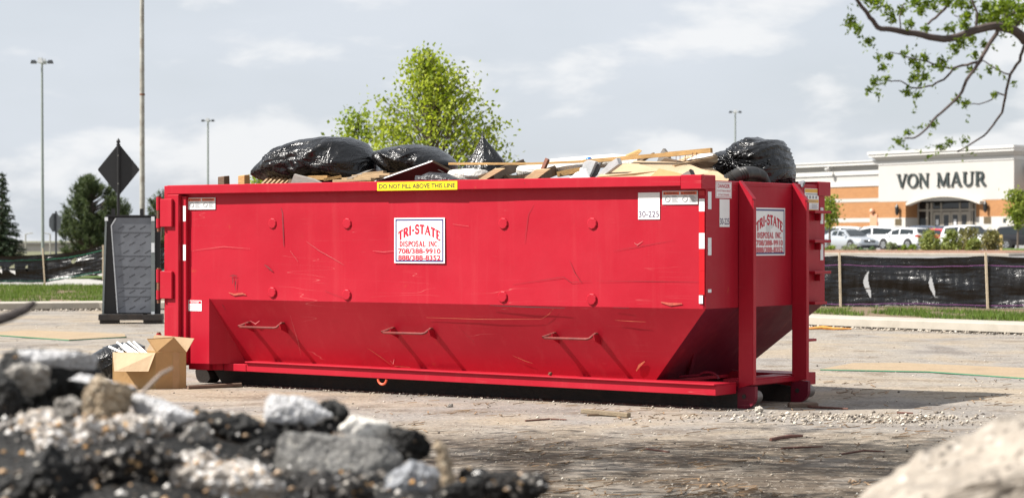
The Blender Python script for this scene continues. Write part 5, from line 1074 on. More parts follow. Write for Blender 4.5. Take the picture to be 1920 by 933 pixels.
def broad_tree(name, label, base, prof, cx, k, zt, ntips, nleaf, size, mat, trunk_r, spread=.30, group=None, depth=.9, cat='tree', gap=.0, seed=0):
    """prof: list of (height, left, right) in metres about the trunk: the crown's uneven outline"""
    e = thing(name, label, cat, base, group=group); rd = random.Random(seed+3); hs = [p[0] for p in prof]; top = hs[-1]
    t = MB(); t.tube([(0,0,-.2), (.03,0,zt), (cx*.4,.05,(zt+top)/2), (cx,0,top*.96)], [trunk_r*1.2, trunk_r, trunk_r*.55, trunk_r*.12], 10); t.build('trunk', BARKT, e, smooth=True)
    C = []; br = MB()
    def at(z):
        for (z0, l0, r0), (z1, l1, r1) in zip(prof, prof[1:]):
            if z0 <= z <= z1: f = (z-z0)/(z1-z0); return l0+(l1-l0)*f, r0+(r1-r0)*f
        return prof[-1][1:]
    for i in range(ntips):
        z = hs[0] + (top-hs[0])*rd.random()**.9; l, r = at(z); a = rd.uniform(0, 2*math.pi); q = rd.random()**.32
        x = (r if math.cos(a) > 0 else l)*math.cos(a)*q; y = (l+r)/2*depth*math.sin(a)*q
        if noise.noise(Vector((x*1.1, y*1.1, z*1.2+seed))) < -.5+gap: continue
        p1 = Vector((x, y, z)); z0 = max(zt*.8, z - (abs(x)+abs(y))*.75 - .2); p0 = Vector((cx*z0/top*.5, 0, z0)); mid = p0.lerp(p1, .55) + Vector((0,0,.12))
        br.tube([p0, mid, p1], [trunk_r*.22, trunk_r*.12, trunk_r*.03], 4, cap=False)
        m = int(nleaf*rd.uniform(.6, 1.4)); d = (p1-p0).normalized(); s = rng.normal(size=(m, 3))*spread*rd.uniform(.55, 1.2)
        s[:, 2] *= .55; L = np.array(p1)[None] - np.outer(rng.uniform(0, 1, m)**1.5*.9, np.array(d)*.9) + s; C.append(L)
    o = br.build('branches', BARKT, e, smooth=True); o['kind'] = 'stuff'; foliage(e, np.concatenate(C), size, mat); return e
k = 60/FPX; H0 = lambda py: CAMZ-(py-HZ)*k; w = lambda a, b: (a*k, b*k)
pf = [(345, 215, 165), (300, 205, 165), (255, 170, 148), (235, 150, 150), (205, 130, 130), (175, 98, 104), (150, 76, 92), (125, 60, 78), (108, 52, 66), (92, 12, 54)]
broad_tree('leafy_tree', 'big bright green leafy tree standing behind the middle of the dumpster', ((805-960)*k, 60, 0), [(.9, 2.4, 2.0)]+[(H0(y), l*k, r*k) for y, l, r in pf], .1, k, 1.2, 640, 27, .060, MAPLE, .11, .22, seed=4, gap=.16)
k2 = 66/FPX
pf = [(345, 90, 60), (300, 75, 60), (260, 50, 60), (230, 35, 50), (206, 20, 30)]
broad_tree('leafy_tree', 'paler leafy tree showing at the left edge of the big leafy tree', ((672-960)*k2, 66, 0), [(.9, 1.4, .9)]+[(CAMZ-(y-HZ)*k2, l*k2, r*k2) for y, l, r in pf], .0, k2, 1.2, 120, 34, .065, MAPLE2, .07, .20, seed=9)
k3 = 58/FPX
broad_tree('leafy_tree', 'low leafy tree top just showing over the rim below the biggest black bag', ((482-960)*k3, 58, 0), [(1.2, .6, .6), (CAMZ-(345-HZ)*k3, 26*k3, 40*k3), (CAMZ-(318-HZ)*k3, 6*k3, 8*k3)], .0, k3, 1.2, 46, 30, .05, MAPLE2, .05, .13, seed=12)
PINE = leafmat('pine_needles', (.022, .042, .014), (.12, .15, .06), .12, .6); SPRUCE = leafmat('spruce_needles', (.012, .026, .014), (.06, .085, .04), .1, .6)
def needles(C, D_, L, wd):
    n = len(C); d = D_/np.linalg.norm(D_, axis=1)[:, None]; e = rng.normal(size=(n, 3)); e -= (e*d).sum(1)[:, None]*d; e /= np.linalg.norm(e, axis=1)[:, None]
    l = (L*rng.uniform(.6, 1.3, n))[:, None]; V = np.empty((n, 3, 3)); V[:, 0] = C - e*wd; V[:, 1] = C + e*wd; V[:, 2] = C + d*l; return V.reshape(-1, 3), np.arange(3*n).reshape(n, 3)
def pine(label, px, Y, pf, seed, tips, group='dark pines at the left'):
    k = Y/FPX; e = thing('pine_tree', label, 'tree', ((px-960)*k, Y, gh((px-960)*k, Y)), group=group); rd = random.Random(seed); prof = [(CAMZ-(y-HZ)*k, l*k, r*k) for y, l, r in pf]; top = prof[-1][0]
    t = MB(); t.tube([(0,0,-.2), (.05,0,top*.5), (0,0,top*.9)], [.20,.14,.03], 8); t.build('trunk', BARKT, e, smooth=True); br = MB(); C = []; DD = []
    for i in range(tips):
        z = prof[0][0] + (top-prof[0][0])*rd.random()
        for (z0, l0, r0), (z1, l1, r1) in zip(prof, prof[1:]):
            if z0 <= z <= z1: f = (z-z0)/(z1-z0); l, r = l0+(l1-l0)*f, r0+(r1-r0)*f
        a = rd.uniform(0, 2*math.pi); q = rd.random()**.35; x = (r if math.cos(a) > 0 else l)*math.cos(a)*q; y = (l+r)/2*math.sin(a)*q
        if noise.noise(Vector((x*.9, y*.9, z*1.1+seed))) < -.15: continue
        p1 = Vector((x, y, z)); p0 = Vector((0, 0, max(.4, z-abs(x)*.5-.3))); br.tube([p0, p0.lerp(p1, .6)+Vector((0,0,-.08)), p1], [.05,.03,.012], 4, cap=False)
        ax = (p1-p0).normalized()+Vector((0,0,.5)); m = rd.randint(70, 120); t_ = rng.uniform(-.45, .25, m); Cq = np.array(p1)[None] + np.outer(t_, np.array(ax.normalized())) + rng.normal(size=(m, 3))*.05
        dq = rng.normal(size=(m, 3)); dq += np.array(ax.normalized())*.9; C.append(Cq); DD.append(dq)
    V, F = needles(np.concatenate(C), np.concatenate(DD), .24, .022); o = raw('crown', V, F, PINE, e); o['kind'] = 'stuff'; o = br.build('branches', BARKT, e, smooth=True); o['kind'] = 'stuff'
pine('round dark pine behind the octagonal sign and the steel plate', 172, 138, [(478, 66, 60), (450, 62, 66), (425, 66, 62), (400, 58, 70), (380, 44, 68), (362, 36, 50), (345, 24, 26), (335, 6, 14)], 3, 640)
pine('dark pine top peeking out left of the dumpster hinges', 302, 150, [(470, 30, 30), (420, 26, 30), (395, 24, 26), (378, 20, 20), (362, 5, 8)], 8, 110)
def spruce():
    Y = 145; k = Y/FPX; e = thing('spruce_tree', 'dark pointed spruce cut off by the left picture edge', 'tree', ((4-960)*k, Y, 0)); rd = random.Random(5); top = CAMZ-(322-HZ)*k
    t = MB(); t.tube([(0,0,-.2), (0,0,top)], [.2,.02], 8); t.build('trunk', BARKT, e, smooth=True); C = []; DD = []; br = MB(); z = .5
    while z < top-.1:
        rr = (top-z)/top*40*k*1.15+.08; m = max(5, int(rr*9))
        for j in range(m):
            a = 2*math.pi*(j+rd.random())/m; L = rr*rd.uniform(.7, 1.12); d = Vector((math.cos(a), math.sin(a), -.22)); p0 = Vector((0,0,z+rd.uniform(-.1,.1))); p1 = p0+d*L+Vector((0,0,.12*L)); br.tube([p0, p0.lerp(p1,.6)-Vector((0,0,.05*L)), p1], [.03,.02,.006], 4, cap=False)
            n = int(60*L)+14; t_ = rng.uniform(.1, 1, n); Cq = np.array(p0)[None]+np.outer(t_, np.array(p1-p0)) + rng.normal(size=(n,3))*[.05,.05,.03]; C.append(Cq); dq = rng.normal(size=(n,3))+np.array([d.x*.8, d.y*.8, -.6]); DD.append(dq)
        z += .21
    V, F = needles(np.concatenate(C), np.concatenate(DD), .20, .028); o = raw('crown', V, F, SPRUCE, e); o['kind'] = 'stuff'; o = br.build('branches', BARKT, e, smooth=True); o['kind'] = 'stuff'
spruce()
# the honey locust whose limbs hang in at the top right; most of its crown is above the picture
LOC = leafmat('locust_leaves', (.06, .105, .008), (.22, .29, .03), .45); LIMB = wood('locust_bark', (.085, .062, .055), .9, .35)
YL = 11.0; zx = lambda q, dy_=0: P(1540+.3107*q[0], .3107*q[1], YL+dy_)
tb = Vector((4.35, 11.4, 0)); loc = thing('locust_tree', 'leaning locust tree whose twiggy leafy limbs hang into the top right corner', 'tree', tb)
def limb(px, rad, name='limb', dy0=0, dy1=0):
    pts = [zx(q, dy0+(dy1-dy0)*i/(len(px)-1))-tb for i, q in enumerate(px)]; fine = []; rr = []
    for i in range(len(pts)-1):
        for j in range(3):
            f = j/3; w_ = noise.noise_vector(Vector((i+f*1.0, len(px), px[0][0]*.1)))*.010; fine.append(pts[i].lerp(pts[i+1], f)+w_*(1 if j else .3)); rr.append(rad[0]+(rad[1]-rad[0])*(i+f)/(len(pts)-1))
    fine.append(pts[-1]); rr.append(rad[1]); m = MB(); m.tube(fine, rr, 7); m.build(name, LIMB, loc, smooth=True)
m = MB(); m.tube([Vector((0,0,-.1)), Vector((-.05,.02,1.2)), Vector((-.1,0,2.4)), Vector((-.5,-.1,3.6)), Vector((-1.0,.2,5.0))], [.24,.19,.17,.13,.08], 12); m.build('trunk', LIMB, loc, smooth=True)
hub = zx((1223,240))-tb; m = MB(); m.tube([Vector((-.08,0,2.1)), Vector((-.8,-.1,2.35)), Vector((-1.5,-.3,2.30)), hub], [.09,.06,.04,.026], 8); m.build('limb', LIMB, loc, smooth=True)
limb([(1223,240),(1190,205),(1150,180),(1050,160),(900,190),(780,230),(650,225),(520,200),(420,180),(340,165),(290,110),(240,40),(190,-30)], (0.0248,0.0077), dy1=-.5)
limb([(1060,130),(1060,200),(1010,270),(960,370),(900,450),(850,550),(780,630),(700,700),(640,770),(560,830),(500,835)], (0.0112,0.0035), dy1=-.3)
limb([(1223,280),(1200,370),(1140,450),(1110,590),(1090,680),(1040,750),(980,820),(870,890),(820,915)], (0.0081,0.0035), dy1=.3)
limb([(960,370),(880,395),(800,410),(740,480),(670,520),(600,530),(530,525),(480,490),(400,485)], (0.0068,0.0028), dy1=.2)
limb([(800,410),(700,395),(640,370),(570,360),(490,335),(420,315)], (0.0050,0.0021), dy0=.1, dy1=-.2)
limb([(1140,450),(1080,430),(1010,390),(960,370)], (0.0043,0.0028)); limb([(1110,575),(1060,555),(1030,600),(950,630),(880,625)], (0.0043,0.0021))
limb([(820,-40),(740,60),(690,110),(640,150)], (0.0074,0.0056)); limb([(1100,180),(1120,60),(1080,-60)], (0.0136,0.0112)); limb([(1150,180),(1230,90),(1330,40)], (0.0124,0.0098)); limb([(930,185),(940,80),(900,-20)], (0.0074,0.0049)); limb([(1060,190),(1170,70),(1240,30)], (0.0074,0.0063)); limb([(480,190),(470,110),(500,20)], (0.0037,0.0028)); limb([(860,140),(830,100),(800,90)], (0.0037,0.0021))
CL = [(180,130,26),(215,170,24),(285,250,20),(420,110,24),(400,60,24),(480,60,26),(530,150,26),(640,20,30),(600,60,28),(680,40,26),(560,10,30),(630,180,22),(345,350,18),(410,340,20),(370,410,18),(320,500,24),(285,545,20),(390,470,18),(550,370,24),(590,410,28),(560,470,26),(520,555,24),(575,575,18),(620,345,22),(620,470,22),(730,370,22),(720,405,22),(840,260,28),(800,295,30),(770,170,26),(870,150,28),(900,40,30),(1040,110,36),(910,240,22),(960,110,30),(1000,40,34),(1100,40,36),(1180,110,36),(820,600,20),(870,625,18),(520,800,20),(465,850,20),(720,890,22),(775,860,22),(860,850,16),(1160,510,14),(1010,420,18),(1040,580,18),(680,755,16),(930,330,22),(1060,60,36),(1150,30,36),(1210,60,36),(880,90,26),(840,20,28),(760,10,30),(980,270,20),(900,420,16),(500,330,16),(1010,120,34),(1120,150,34),(330,20,28),(290,0,28)]
C = []
for x, y, r in CL:
    c = zx((x, y), random.uniform(-.35, .25))-tb; n = int(44*(r/22)**2); s = rng.normal(size=(n, 3))*(r*.3107*YL/FPX*.62)
    C.append(np.array(c)[None]+s)
for i in range(70):                                      # ferny sprays along the twigs
    x, y, r = random.choice(CL); c = zx((x+random.gauss(0, 22), y+random.gauss(0, 22)))-tb; d = rng.normal(size=3); d[2] -= .6; d /= np.linalg.norm(d)
    C.append(np.array(c)[None]+np.outer(np.linspace(0, .10, 9), d)+rng.normal(size=(9, 3))*.006)
foliage(loc, np.concatenate(C), .0125, LOC, .45)
br = MB(); C = []; rd = random.Random(21)
for i in range(330):                                     # limbs over the picture, which throw the broken shade on the lot
    a = Vector((rd.uniform(-6.6, .6), rd.uniform(10.5, 17.6), rd.uniform(4.6, 6.6)))
    g_ = noise.noise(Vector((a.x*.6, a.y*.8, 4)))
    if g_ < .02: continue
    h0 = Vector((3.35, 11.6, 5.0)).lerp(a, .55) + Vector((0,0,.3)); br.tube([h0-tb, h0.lerp(a,.6)-tb+Vector((0,0,.1)), a-tb], [.024,.016,.006], 5, cap=False)
    m_ = rd.randint(60, 120); C.append(np.array(a-tb)[None]+rng.normal(size=(m_, 3))*[.34,.34,.16])
for i in range(9):
    a = Vector((rd.uniform(-5.5, 1.5), rd.uniform(10, 14.5), rd.uniform(4.7, 6.2))); br.tube([Vector((-1.0,.2,5.0)), (Vector((-1.0,.2,5.0))+a-tb)/2+Vector((0,0,.4)), a-tb], [.07,.05,.02], 6, cap=False)
o = br.build('upper_limbs', LIMB, loc, smooth=True); o['kind'] = 'stuff'; foliage(loc, np.concatenate(C), .06, LOC, .6, name='upper_crown')

SHRUB = leafmat('shrub_leaves', (.10, .14, .025), (.36, .40, .13), .3); SHRUBD = leafmat('olive_shrub_leaves', (.09, .085, .03), (.30, .28, .11), .3); LOWG = leafmat('low_plant_leaves', (.09, .16, .02), (.28, .36, .05), .3); GREYG = leafmat('grey_green_leaves', (.14, .19, .10), (.30, .34, .20), .25)
def shrub(name, label, x0, x1, ytop, ybase, Y, mat, n, size, group, cat='shrub', round_=1.0, asp=.5, up=.6):
    k = Y/FPX; cx = ((x0+x1)/2-960)*k; hw = (x1-x0)/2*k; z0 = CAMZ-(ybase-HZ)*k; h = (ybase-ytop)*k
    e = thing(name, label, cat, (cx, Y, z0), group=group); st = MB()
    for j in range(7):
        a = random.uniform(0, 6.28); st.tube([(0,0,-.2), (hw*.3*math.cos(a), hw*.3*math.sin(a), h*.4), (hw*.7*math.cos(a), hw*.7*math.sin(a), h*.8)], [.02,.014,.005], 4, cap=False)
    o = st.build('stems', BARKT, e); o['kind'] = 'stuff'; C = []; tips = max(8, n//28)
    for j in range(tips):
        a = random.uniform(0, 6.28); f = random.random()**.6; zz_ = random.random(); rr = hw*f*math.sqrt(max(.05, 1-(abs(zz_-.38)/.66)**2)); c = np.array((rr*math.cos(a), rr*math.sin(a), h*(.04+.9*zz_)+ (random.uniform(0,.12)*h if round_ < 1 else 0)))
        C.append(c[None]+rng.normal(size=(28, 3))*[hw*.13, hw*.13, h*.10])
    foliage(e, np.concatenate(C), size, mat, asp, up); return e
BS = 'big rounded shrubs in the planted bed'
shrub('shrub', 'big pale green shrub, first of the row from the dumpster', 1724, 1766, 436, 478, 119, SHRUB, 1900, .075, BS, round_=.8)
shrub('shrub', 'pale green shrub second from the dumpster, before the dark blue car', 1768, 1801, 438, 476, 121, SHRUB, 1700, .075, BS, round_=.8)
shrub('shrub', 'tallest olive brown shrub in front of the white car with the visible windscreen', 1795, 1836, 431, 476, 123, SHRUBD, 1800, .075, BS, round_=.8)
shrub('shrub', 'low pale green shrub before the tallest olive shrub', 1810, 1843, 450, 477, 118, SHRUB, 1300, .07, BS, round_=.8)
shrub('shrub', 'last olive green shrub of the row beside the wooden bollard', 1838, 1880, 435, 477, 120, SHRUBD, 1700, .075, BS, round_=.8)
shrub('shrub', 'small grey green shrub between the two first big pale shrubs', 1756, 1776, 456, 476, 124, GREYG, 500, .06, BS)
LP = 'low plants in the planted bed'
for x0, x1, yt, yb, mt, lab, n in ((1543,1572,461,475,LOWG,'yellow-green low plant beside the dumpster rungs',500), (1572,1612,459,475,GREYG,'wide feathery grey green plant before the silver car',700), (1607,1627,465,481,simple('blue_green_ball', (.10,.17,.08), .8),'round blue-green ball shaped plant',900),
                               (1627,1648,462,473,LOWG,'bright low plant just right of the ball shaped plant',420), (1656,1682,452,472,GREYG,'upright tufted plant in front of the white cars',600), (1683,1702,459,471,LOWG,'small bright plant before the left white hatch car wheel',420), (1702,1724,458,471,LOWG,'small bright plant next to the first big shrub',420)):
    shrub('low_plant', lab, x0, x1, yt, yb, 121 if 'ball' not in lab else 118, leafmat('ball_leaves', (.07,.13,.06), (.16,.24,.12), .2) if 'ball' in lab else mt, n, .05 if 'ball' not in lab else .035, LP, 'plant')
shrub('low_plant', 'tiny dark purple plant right of the ball shaped plant', 1631, 1639, 473, 481, 118, leafmat('purple_leaves', (.05,.02,.02), (.10,.05,.04), .2), 140, .04, LP, 'plant')
YTREE = leafmat('yellow_green_leaves', (.09,.14,.01), (.34,.38,.08), .4)
def small_tree(label, px, Y, prof, ybase, seed, ntips, mat, lean=0):
    k = Y/FPX; z0 = gh((px-960)*k, Y); return broad_tree('young_tree', label, ((px-960)*k, Y, z0), [(CAMZ-(y-HZ)*k-z0, l*k, r*k) for y, l, r in prof], lean, k, 1.4, ntips, 22, .11, mat, .07, .24, seed=seed, group='young trees in the car park', gap=.05)
small_tree('slim young tree beside the dumpster rungs, before the brick wall', 1555, 150, [(412,6,10), (402,10,18), (390,14,22), (376,14,12), (366,5,5)], 432, 31, 46, YTREE)
small_tree('yellow-green young tree at the right picture edge above the black car', 1908, 158, [(410,12,14), (398,20,22), (380,24,24), (364,18,20), (354,8,10)], 440, 35, 90, YTREE)

# ------------------------------------------------------------------ the shop
U = Vector((.518, -.855, 0)).normalized(); NB = Vector((.855, .518, 0)).normalized()       # along the front to the right, and inwards
T0 = Vector((48.1, 301, 0)); ZB0 = 2.75
mall = thing('department_store', 'white and orange brick department store with dark letters over an arched entrance', 'shop', Vector((T0.x, T0.y, 0)), math.atan2(U.y, U.x))
def fu(px, py, n=0.0):                                   # pixel -> (u along the front, z) on the plane n metres in from the tower's face
    d = Vector(((px-960)/FPX, 1, (HZ-py)/FPX)); t = (T0 + NB*n).dot(NB)/d.dot(NB); p = d*t; return (p-T0).dot(U), CAMZ+p.z
EIF = simple('cream_stucco', (.43, .415, .39), .9, .04, .3, .0); COR = simple('white_cornice', (.52, .51, .49), .8, .03, .5); BASEW = simple('pale_block', (.46, .44, .41), .9, .05, .5)
t = NT('orange_brick'); br = t.n('ShaderNodeTexBrick'); br.inputs['Scale'].default_value = 1; br.inputs['Color1'].default_value = (.36, .165, .060, 1); br.inputs['Color2'].default_value = (.30, .135, .048, 1); br.inputs['Mortar'].default_value = (.36, .21, .11, 1)
br.inputs['Brick Width'].default_value = .6; br.inputs['Row Height'].default_value = .2; br.inputs['Mortar Size'].default_value = .018
sp = t.n('ShaderNodeSeparateXYZ'); t.l(t.co, sp.inputs[0]); cb = t.n('ShaderNodeCombineXYZ'); t.l(t.math('ADD', sp.outputs[0], sp.outputs[1]), cb.inputs[0]); t.l(sp.outputs[2], cb.inputs[1]); t.l(cb.outputs[0], br.inputs['Vector']); BRICK = t.out(br.outputs[0], .9)
GLASS = simple('dark_shop_glass', (.012, .014, .016), .06, .1, 1, spec=.6); FRAMEM = simple('taupe_frame', (.30, .265, .22), .6, .05); DOORM = simple('salmon_door', (.55, .28, .17), .6, .05); LETM = simple('dark_letters', (.035, .045, .045), .4, .1); BRONZE = simple('bronze_plaque', (.10, .075, .04), .4, .2)
def band(name, u0, u1, n0, n1, z0, z1, mat, par=mall, bevel=0): m = MB(); m.box((u0, n0, z0), (u1, n1, z1)); return m.build(name, mat, par, bevel=bevel)
TW = 25.2; zt = lambda py: fu(1648, py)[1]; z_o = zt(378.5); z_w = zt(408.5); z_par = zt(309.5)
uE0 = fu(1697.8, 400)[0]; uG0 = fu(1721.8, 400, 2.0)[0]; uG1 = fu(1829.5, 400, 2.0)[0]; uE1 = fu(1836.5, 400)[0]
band('tower_wall', 0, TW, 0, 14, z_o, z_par, EIF); 
for n_, a, b in (('left_pier', 0, uE0), ('right_pier', uE1, TW)):
    band('brick_pier', a, b, 0.02, 10, z_w, z_o-.004, BRICK); band('stone_base', a, b, -.03, 10, 1.8, z_w-.004, BASEW)
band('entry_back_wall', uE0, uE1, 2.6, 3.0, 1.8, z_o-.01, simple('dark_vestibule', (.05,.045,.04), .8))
for n_, u0, u1 in (('reveal_left', uE0+.004, uG0-.05), ('reveal_right', uG1+.05, uE1-.004)):
    band('brick_reveal', u0, u1, 2.0, 2.55, z_w, z_o-.02, BRICK); band('base_reveal', u0, u1, 1.97, 2.55, 1.8, z_w-.004, BASEW)
# cornices of the tower: a lip, a splayed frieze and the crowning band
def cornice(u0, u1, n0, n1, zlip0, zlip1, zf, ztop, over=.5):
    band('cornice_lip', u0-.06, u1+.06, n0-.10, n1, zlip0, zlip1, COR)
    m = MB(); m.hexa([(u0, n0-.02, zlip1+.002), (u1, n0-.02, zlip1+.002), (u1, n1, zlip1+.002), (u0, n1, zlip1+.002)], [(u0-over*.75, n0-over*.75, zf), (u1+over*.75, n0-over*.75, zf), (u1+over*.75, n1, zf), (u0-over*.75, n1, zf)]); m.build('cornice_splay', EIF, mall)
    band('cornice_crown', u0-over, u1+over, n0-over, n1+.1, zf+.002, ztop, COR); band('cornice_cap', u0-over-.15, u1+over+.15, n0-over-.15, n1+.2, ztop-.28, ztop+.05, COR)
cornice(0, TW, 0, 14, z_par+.003, zt(303), zt(295), zt(286), .9)
# canopy arch over the entrance
m = MB(); ua, ub = fu(1699, 380, -.8)[0], fu(1837.5, 376, -.8)[0]; za, zm = fu(1700, 379.5, -.8)[1], fu(1772, 368, -.8)[1]; n_ = 20; V = []
for i in range(n_+1):
    f = i/n_; u = ua+(ub-ua)*f; z = za + (zm-za+.35)*(1-(2*f-1)**2)
    V += [(u, -.85, z-.40), (u, -.85, z), (u, .01, z), (u, .01, z-.40)]
m.add(V, [(i*4+a, (i+1)*4+a, (i+1)*4+(a+1) % 4, i*4+(a+1) % 4) for i in range(n_) for a in range(4)] + [(0,1,2,3), (n_*4+3, n_*4+2, n_*4+1, n_*4)]); m.build('entrance_canopy', simple('canopy_stucco', (.52,.48,.42), .8), mall)
# shopfront: mullions, transoms, panes, doors
zg0, zg1 = 2.2, z_o-.25; zd = fu(1780, 398, 2.0)[1]; ztr = fu(1780, 393.5, 2.0)[1]; sf = [0]; 
edges = [1721.8, 1739, 1747, 1765, 1800, 1819, 1823.5, 1829.5]; us = [fu(p, 400, 2.0)[0] for p in edges]
for i, u in enumerate(us): band('mullion', u-.10 if i not in (1, 2, 5) else u-.20, u+.10 if i not in (1, 2, 5) else u+.20, 1.93, 2.15, zg0, zg1, FRAMEM)
band('transom', us[0]+.17, us[-1]-.17, 1.90, 2.16, ztr-.13, ztr+.13, FRAMEM); 
for a, b in zip(us, us[1:]):
    if b-a > 1.0: band('transom_pane', a+.2, b-.2, 2.0, 2.03, ztr+.225, zg1-.02, GLASS)
for a, b in ((us[0], us[1]), (us[5], us[7])): band('side_pane', a+.2, b-.2, 2.0, 2.03, zg0+.3, ztr-.225, GLASS)
dw = (us[5]-us[2]-.5)/4
for k_ in range(4):
    u0 = us[2]+.30+k_*dw; d_ = band('door', u0, u0+dw-.10, 1.99, 2.06, zg0, ztr-.24, FRAMEM); band('door_pane', u0+.34, u0+dw-.42, 1.965, 1.985, zg0+.45, ztr-.62, GLASS, d_)
    if k_ in (0, 2): band('door_notice', u0+.55, u0+dw-.62, 1.95, 1.962, ztr-1.9, ztr-1.2, PALEG, d_)
# the dark letters
def vm(u, v):
    a, b = fu(1683.5, 340), fu(1851.5, 334); uu = a[0]+(b[0]-a[0])*u; z0_ = fu(1683.5, 352.2)[1]; hgt = fu(1683.5, 326.8)[1]-z0_; return Vector((uu, -.22, z0_+v*hgt))
class Sink(MB): pass
word = Sink()
for wd, u0, u1 in (('VON', 0.0, .375), ('MAUR', .452, 1.0)):
    tot = sum(glyph(c)[0]+.06 for c in wd); x = 0
    for c in wd:
        adv = glyph(c)[0]+.06; q = MB(); uc0 = u0+(u1-u0)*x/tot; uc1 = u0+(u1-u0)*(x+adv-.06)/tot
        serif_text(q, c, lambda u, v: vm(uc0+(uc1-uc0)*u, v), .088, depth=.16, nrm=Vector((0,-1,0)), lift=.012); q.build('letter', LETM, mall); x += adv
# wall lanterns, plaques, service door
for px, py in ((1682, 393), (1847.5, 387)):
    u, z = fu(px, py, -.4); m = MB(); m.lathe((u, -.42, z), [(.04,-.75),(.12,-.68),(.24,-.45),(.27,.26),(.31,.30),(.15,.52),(.05,.72),(.01,.76)], 8); l_ = m.build('wall_lantern', simple('black_lantern', (.012,.012,.012), .4), mall); m = MB(); m.box((u-.06,-.4,z-.2), (u+.06,.02,z-.1)); m.build('bracket', LETM, l_)
for px, py, w_, h_ in ((1685, 416, .62, .42), (1852, 412.5, .62, .42), (1884, 413, .22, .26)):
    u, z = fu(px, py); band('wall_plaque', u-w_, u+w_, -.09, -.032, z-h_, z+h_, BRONZE if w_ > .5 else LETM)
u, z = fu(1637.5, 400, .6)
# left wing, a little back, running off behind the dumpster
n0 = .6; zl = lambda py: fu(1640, py, n0)[1]; UL = -75
for nm, p0, p1, mt, pr in (('brick_band', 416.5, 460, BRICK, .02), ('pale_band', 408.5, 416.3, BASEW, -.02), ('brick_band', 378, 408.3, BRICK, .02), ('pale_band', 371.5, 377.8, EIF, -.03), ('brick_band', 348.6, 371.3, BRICK, .02), ('pale_band', 341, 348.4, COR, -.12), ('recess_band', 327, 340.8, EIF, .10), ('pale_band', 318.5, 326.8, COR, -.10), ('recess_band', 309, 318.3, EIF, .12)):
    band(nm, UL, -.01, n0+pr, n0+10, zl(p1), zl(p0), mt)
band('wing_cornice', UL, -.05, n0-.75, n0+10, zl(308.8), zl(301.5), COR); band('wing_cornice_cap', UL, -.05, n0-.9, n0+10.1, zl(303), zl(300.8), COR)
ud0, ud1 = fu(1632, 410, n0)[0], fu(1645.5, 410, n0)[0]; band('service_door', ud0, ud1, n0-.10, n0-.04, 2.2, zl(401), DOORM)
u, z = fu(1637.5, 395, n0); m = MB(); m.lathe((u, n0-.25, z), [(.02,-.3),(.32,-.15),(.36,0),(.2,.25),(.02,.3)], 12); m.build('door_lamp', simple('salmon_lamp', (.6,.36,.25), .5), mall, smooth=True)
u, z = fu(1552, 317, -.3); cm = MB(); cm.tube([(u, n0, z+.25), (u, n0-.8, z+.25), (u, n0-1.0, z+.05)], .09, 6); c_ = cm.build('camera_bracket', COR, mall); cm = MB(); cm.lathe((u, n0-1.0, z), [(.02,-.42),(.28,-.25),(.36,0),(.30,.12),(.02,.15)], 10); cm.build('security_camera', COR, c_, smooth=True)
# right wing, set back
n1 = 2.2; zr = lambda py: fu(1905, py, n1)[1]; UR = 60
for nm, p0, p1, mt, pr in (('brick_band', 418, 460, BRICK, .02), ('pale_band', 405, 417.8, BASEW, -.03), ('brick_band', 339, 404.8, BRICK, .02), ('pale_band', 322, 338.8, EIF, -.05)): band(nm, TW+.01, UR, n1+pr, n1+9, zr(p1), zr(p0), mt)
band('wing_cornice', TW+.3, UR, n1-.8, n1+9, zr(321.8), zr(313.5), COR); band('upper_wall', TW+.9, UR, n1+5, n1+14, zr(322), zr(297), EIF); band('wing_cornice', TW+.6, UR, n1+4.2, n1+14.1, zr(296.8), zr(289), COR)

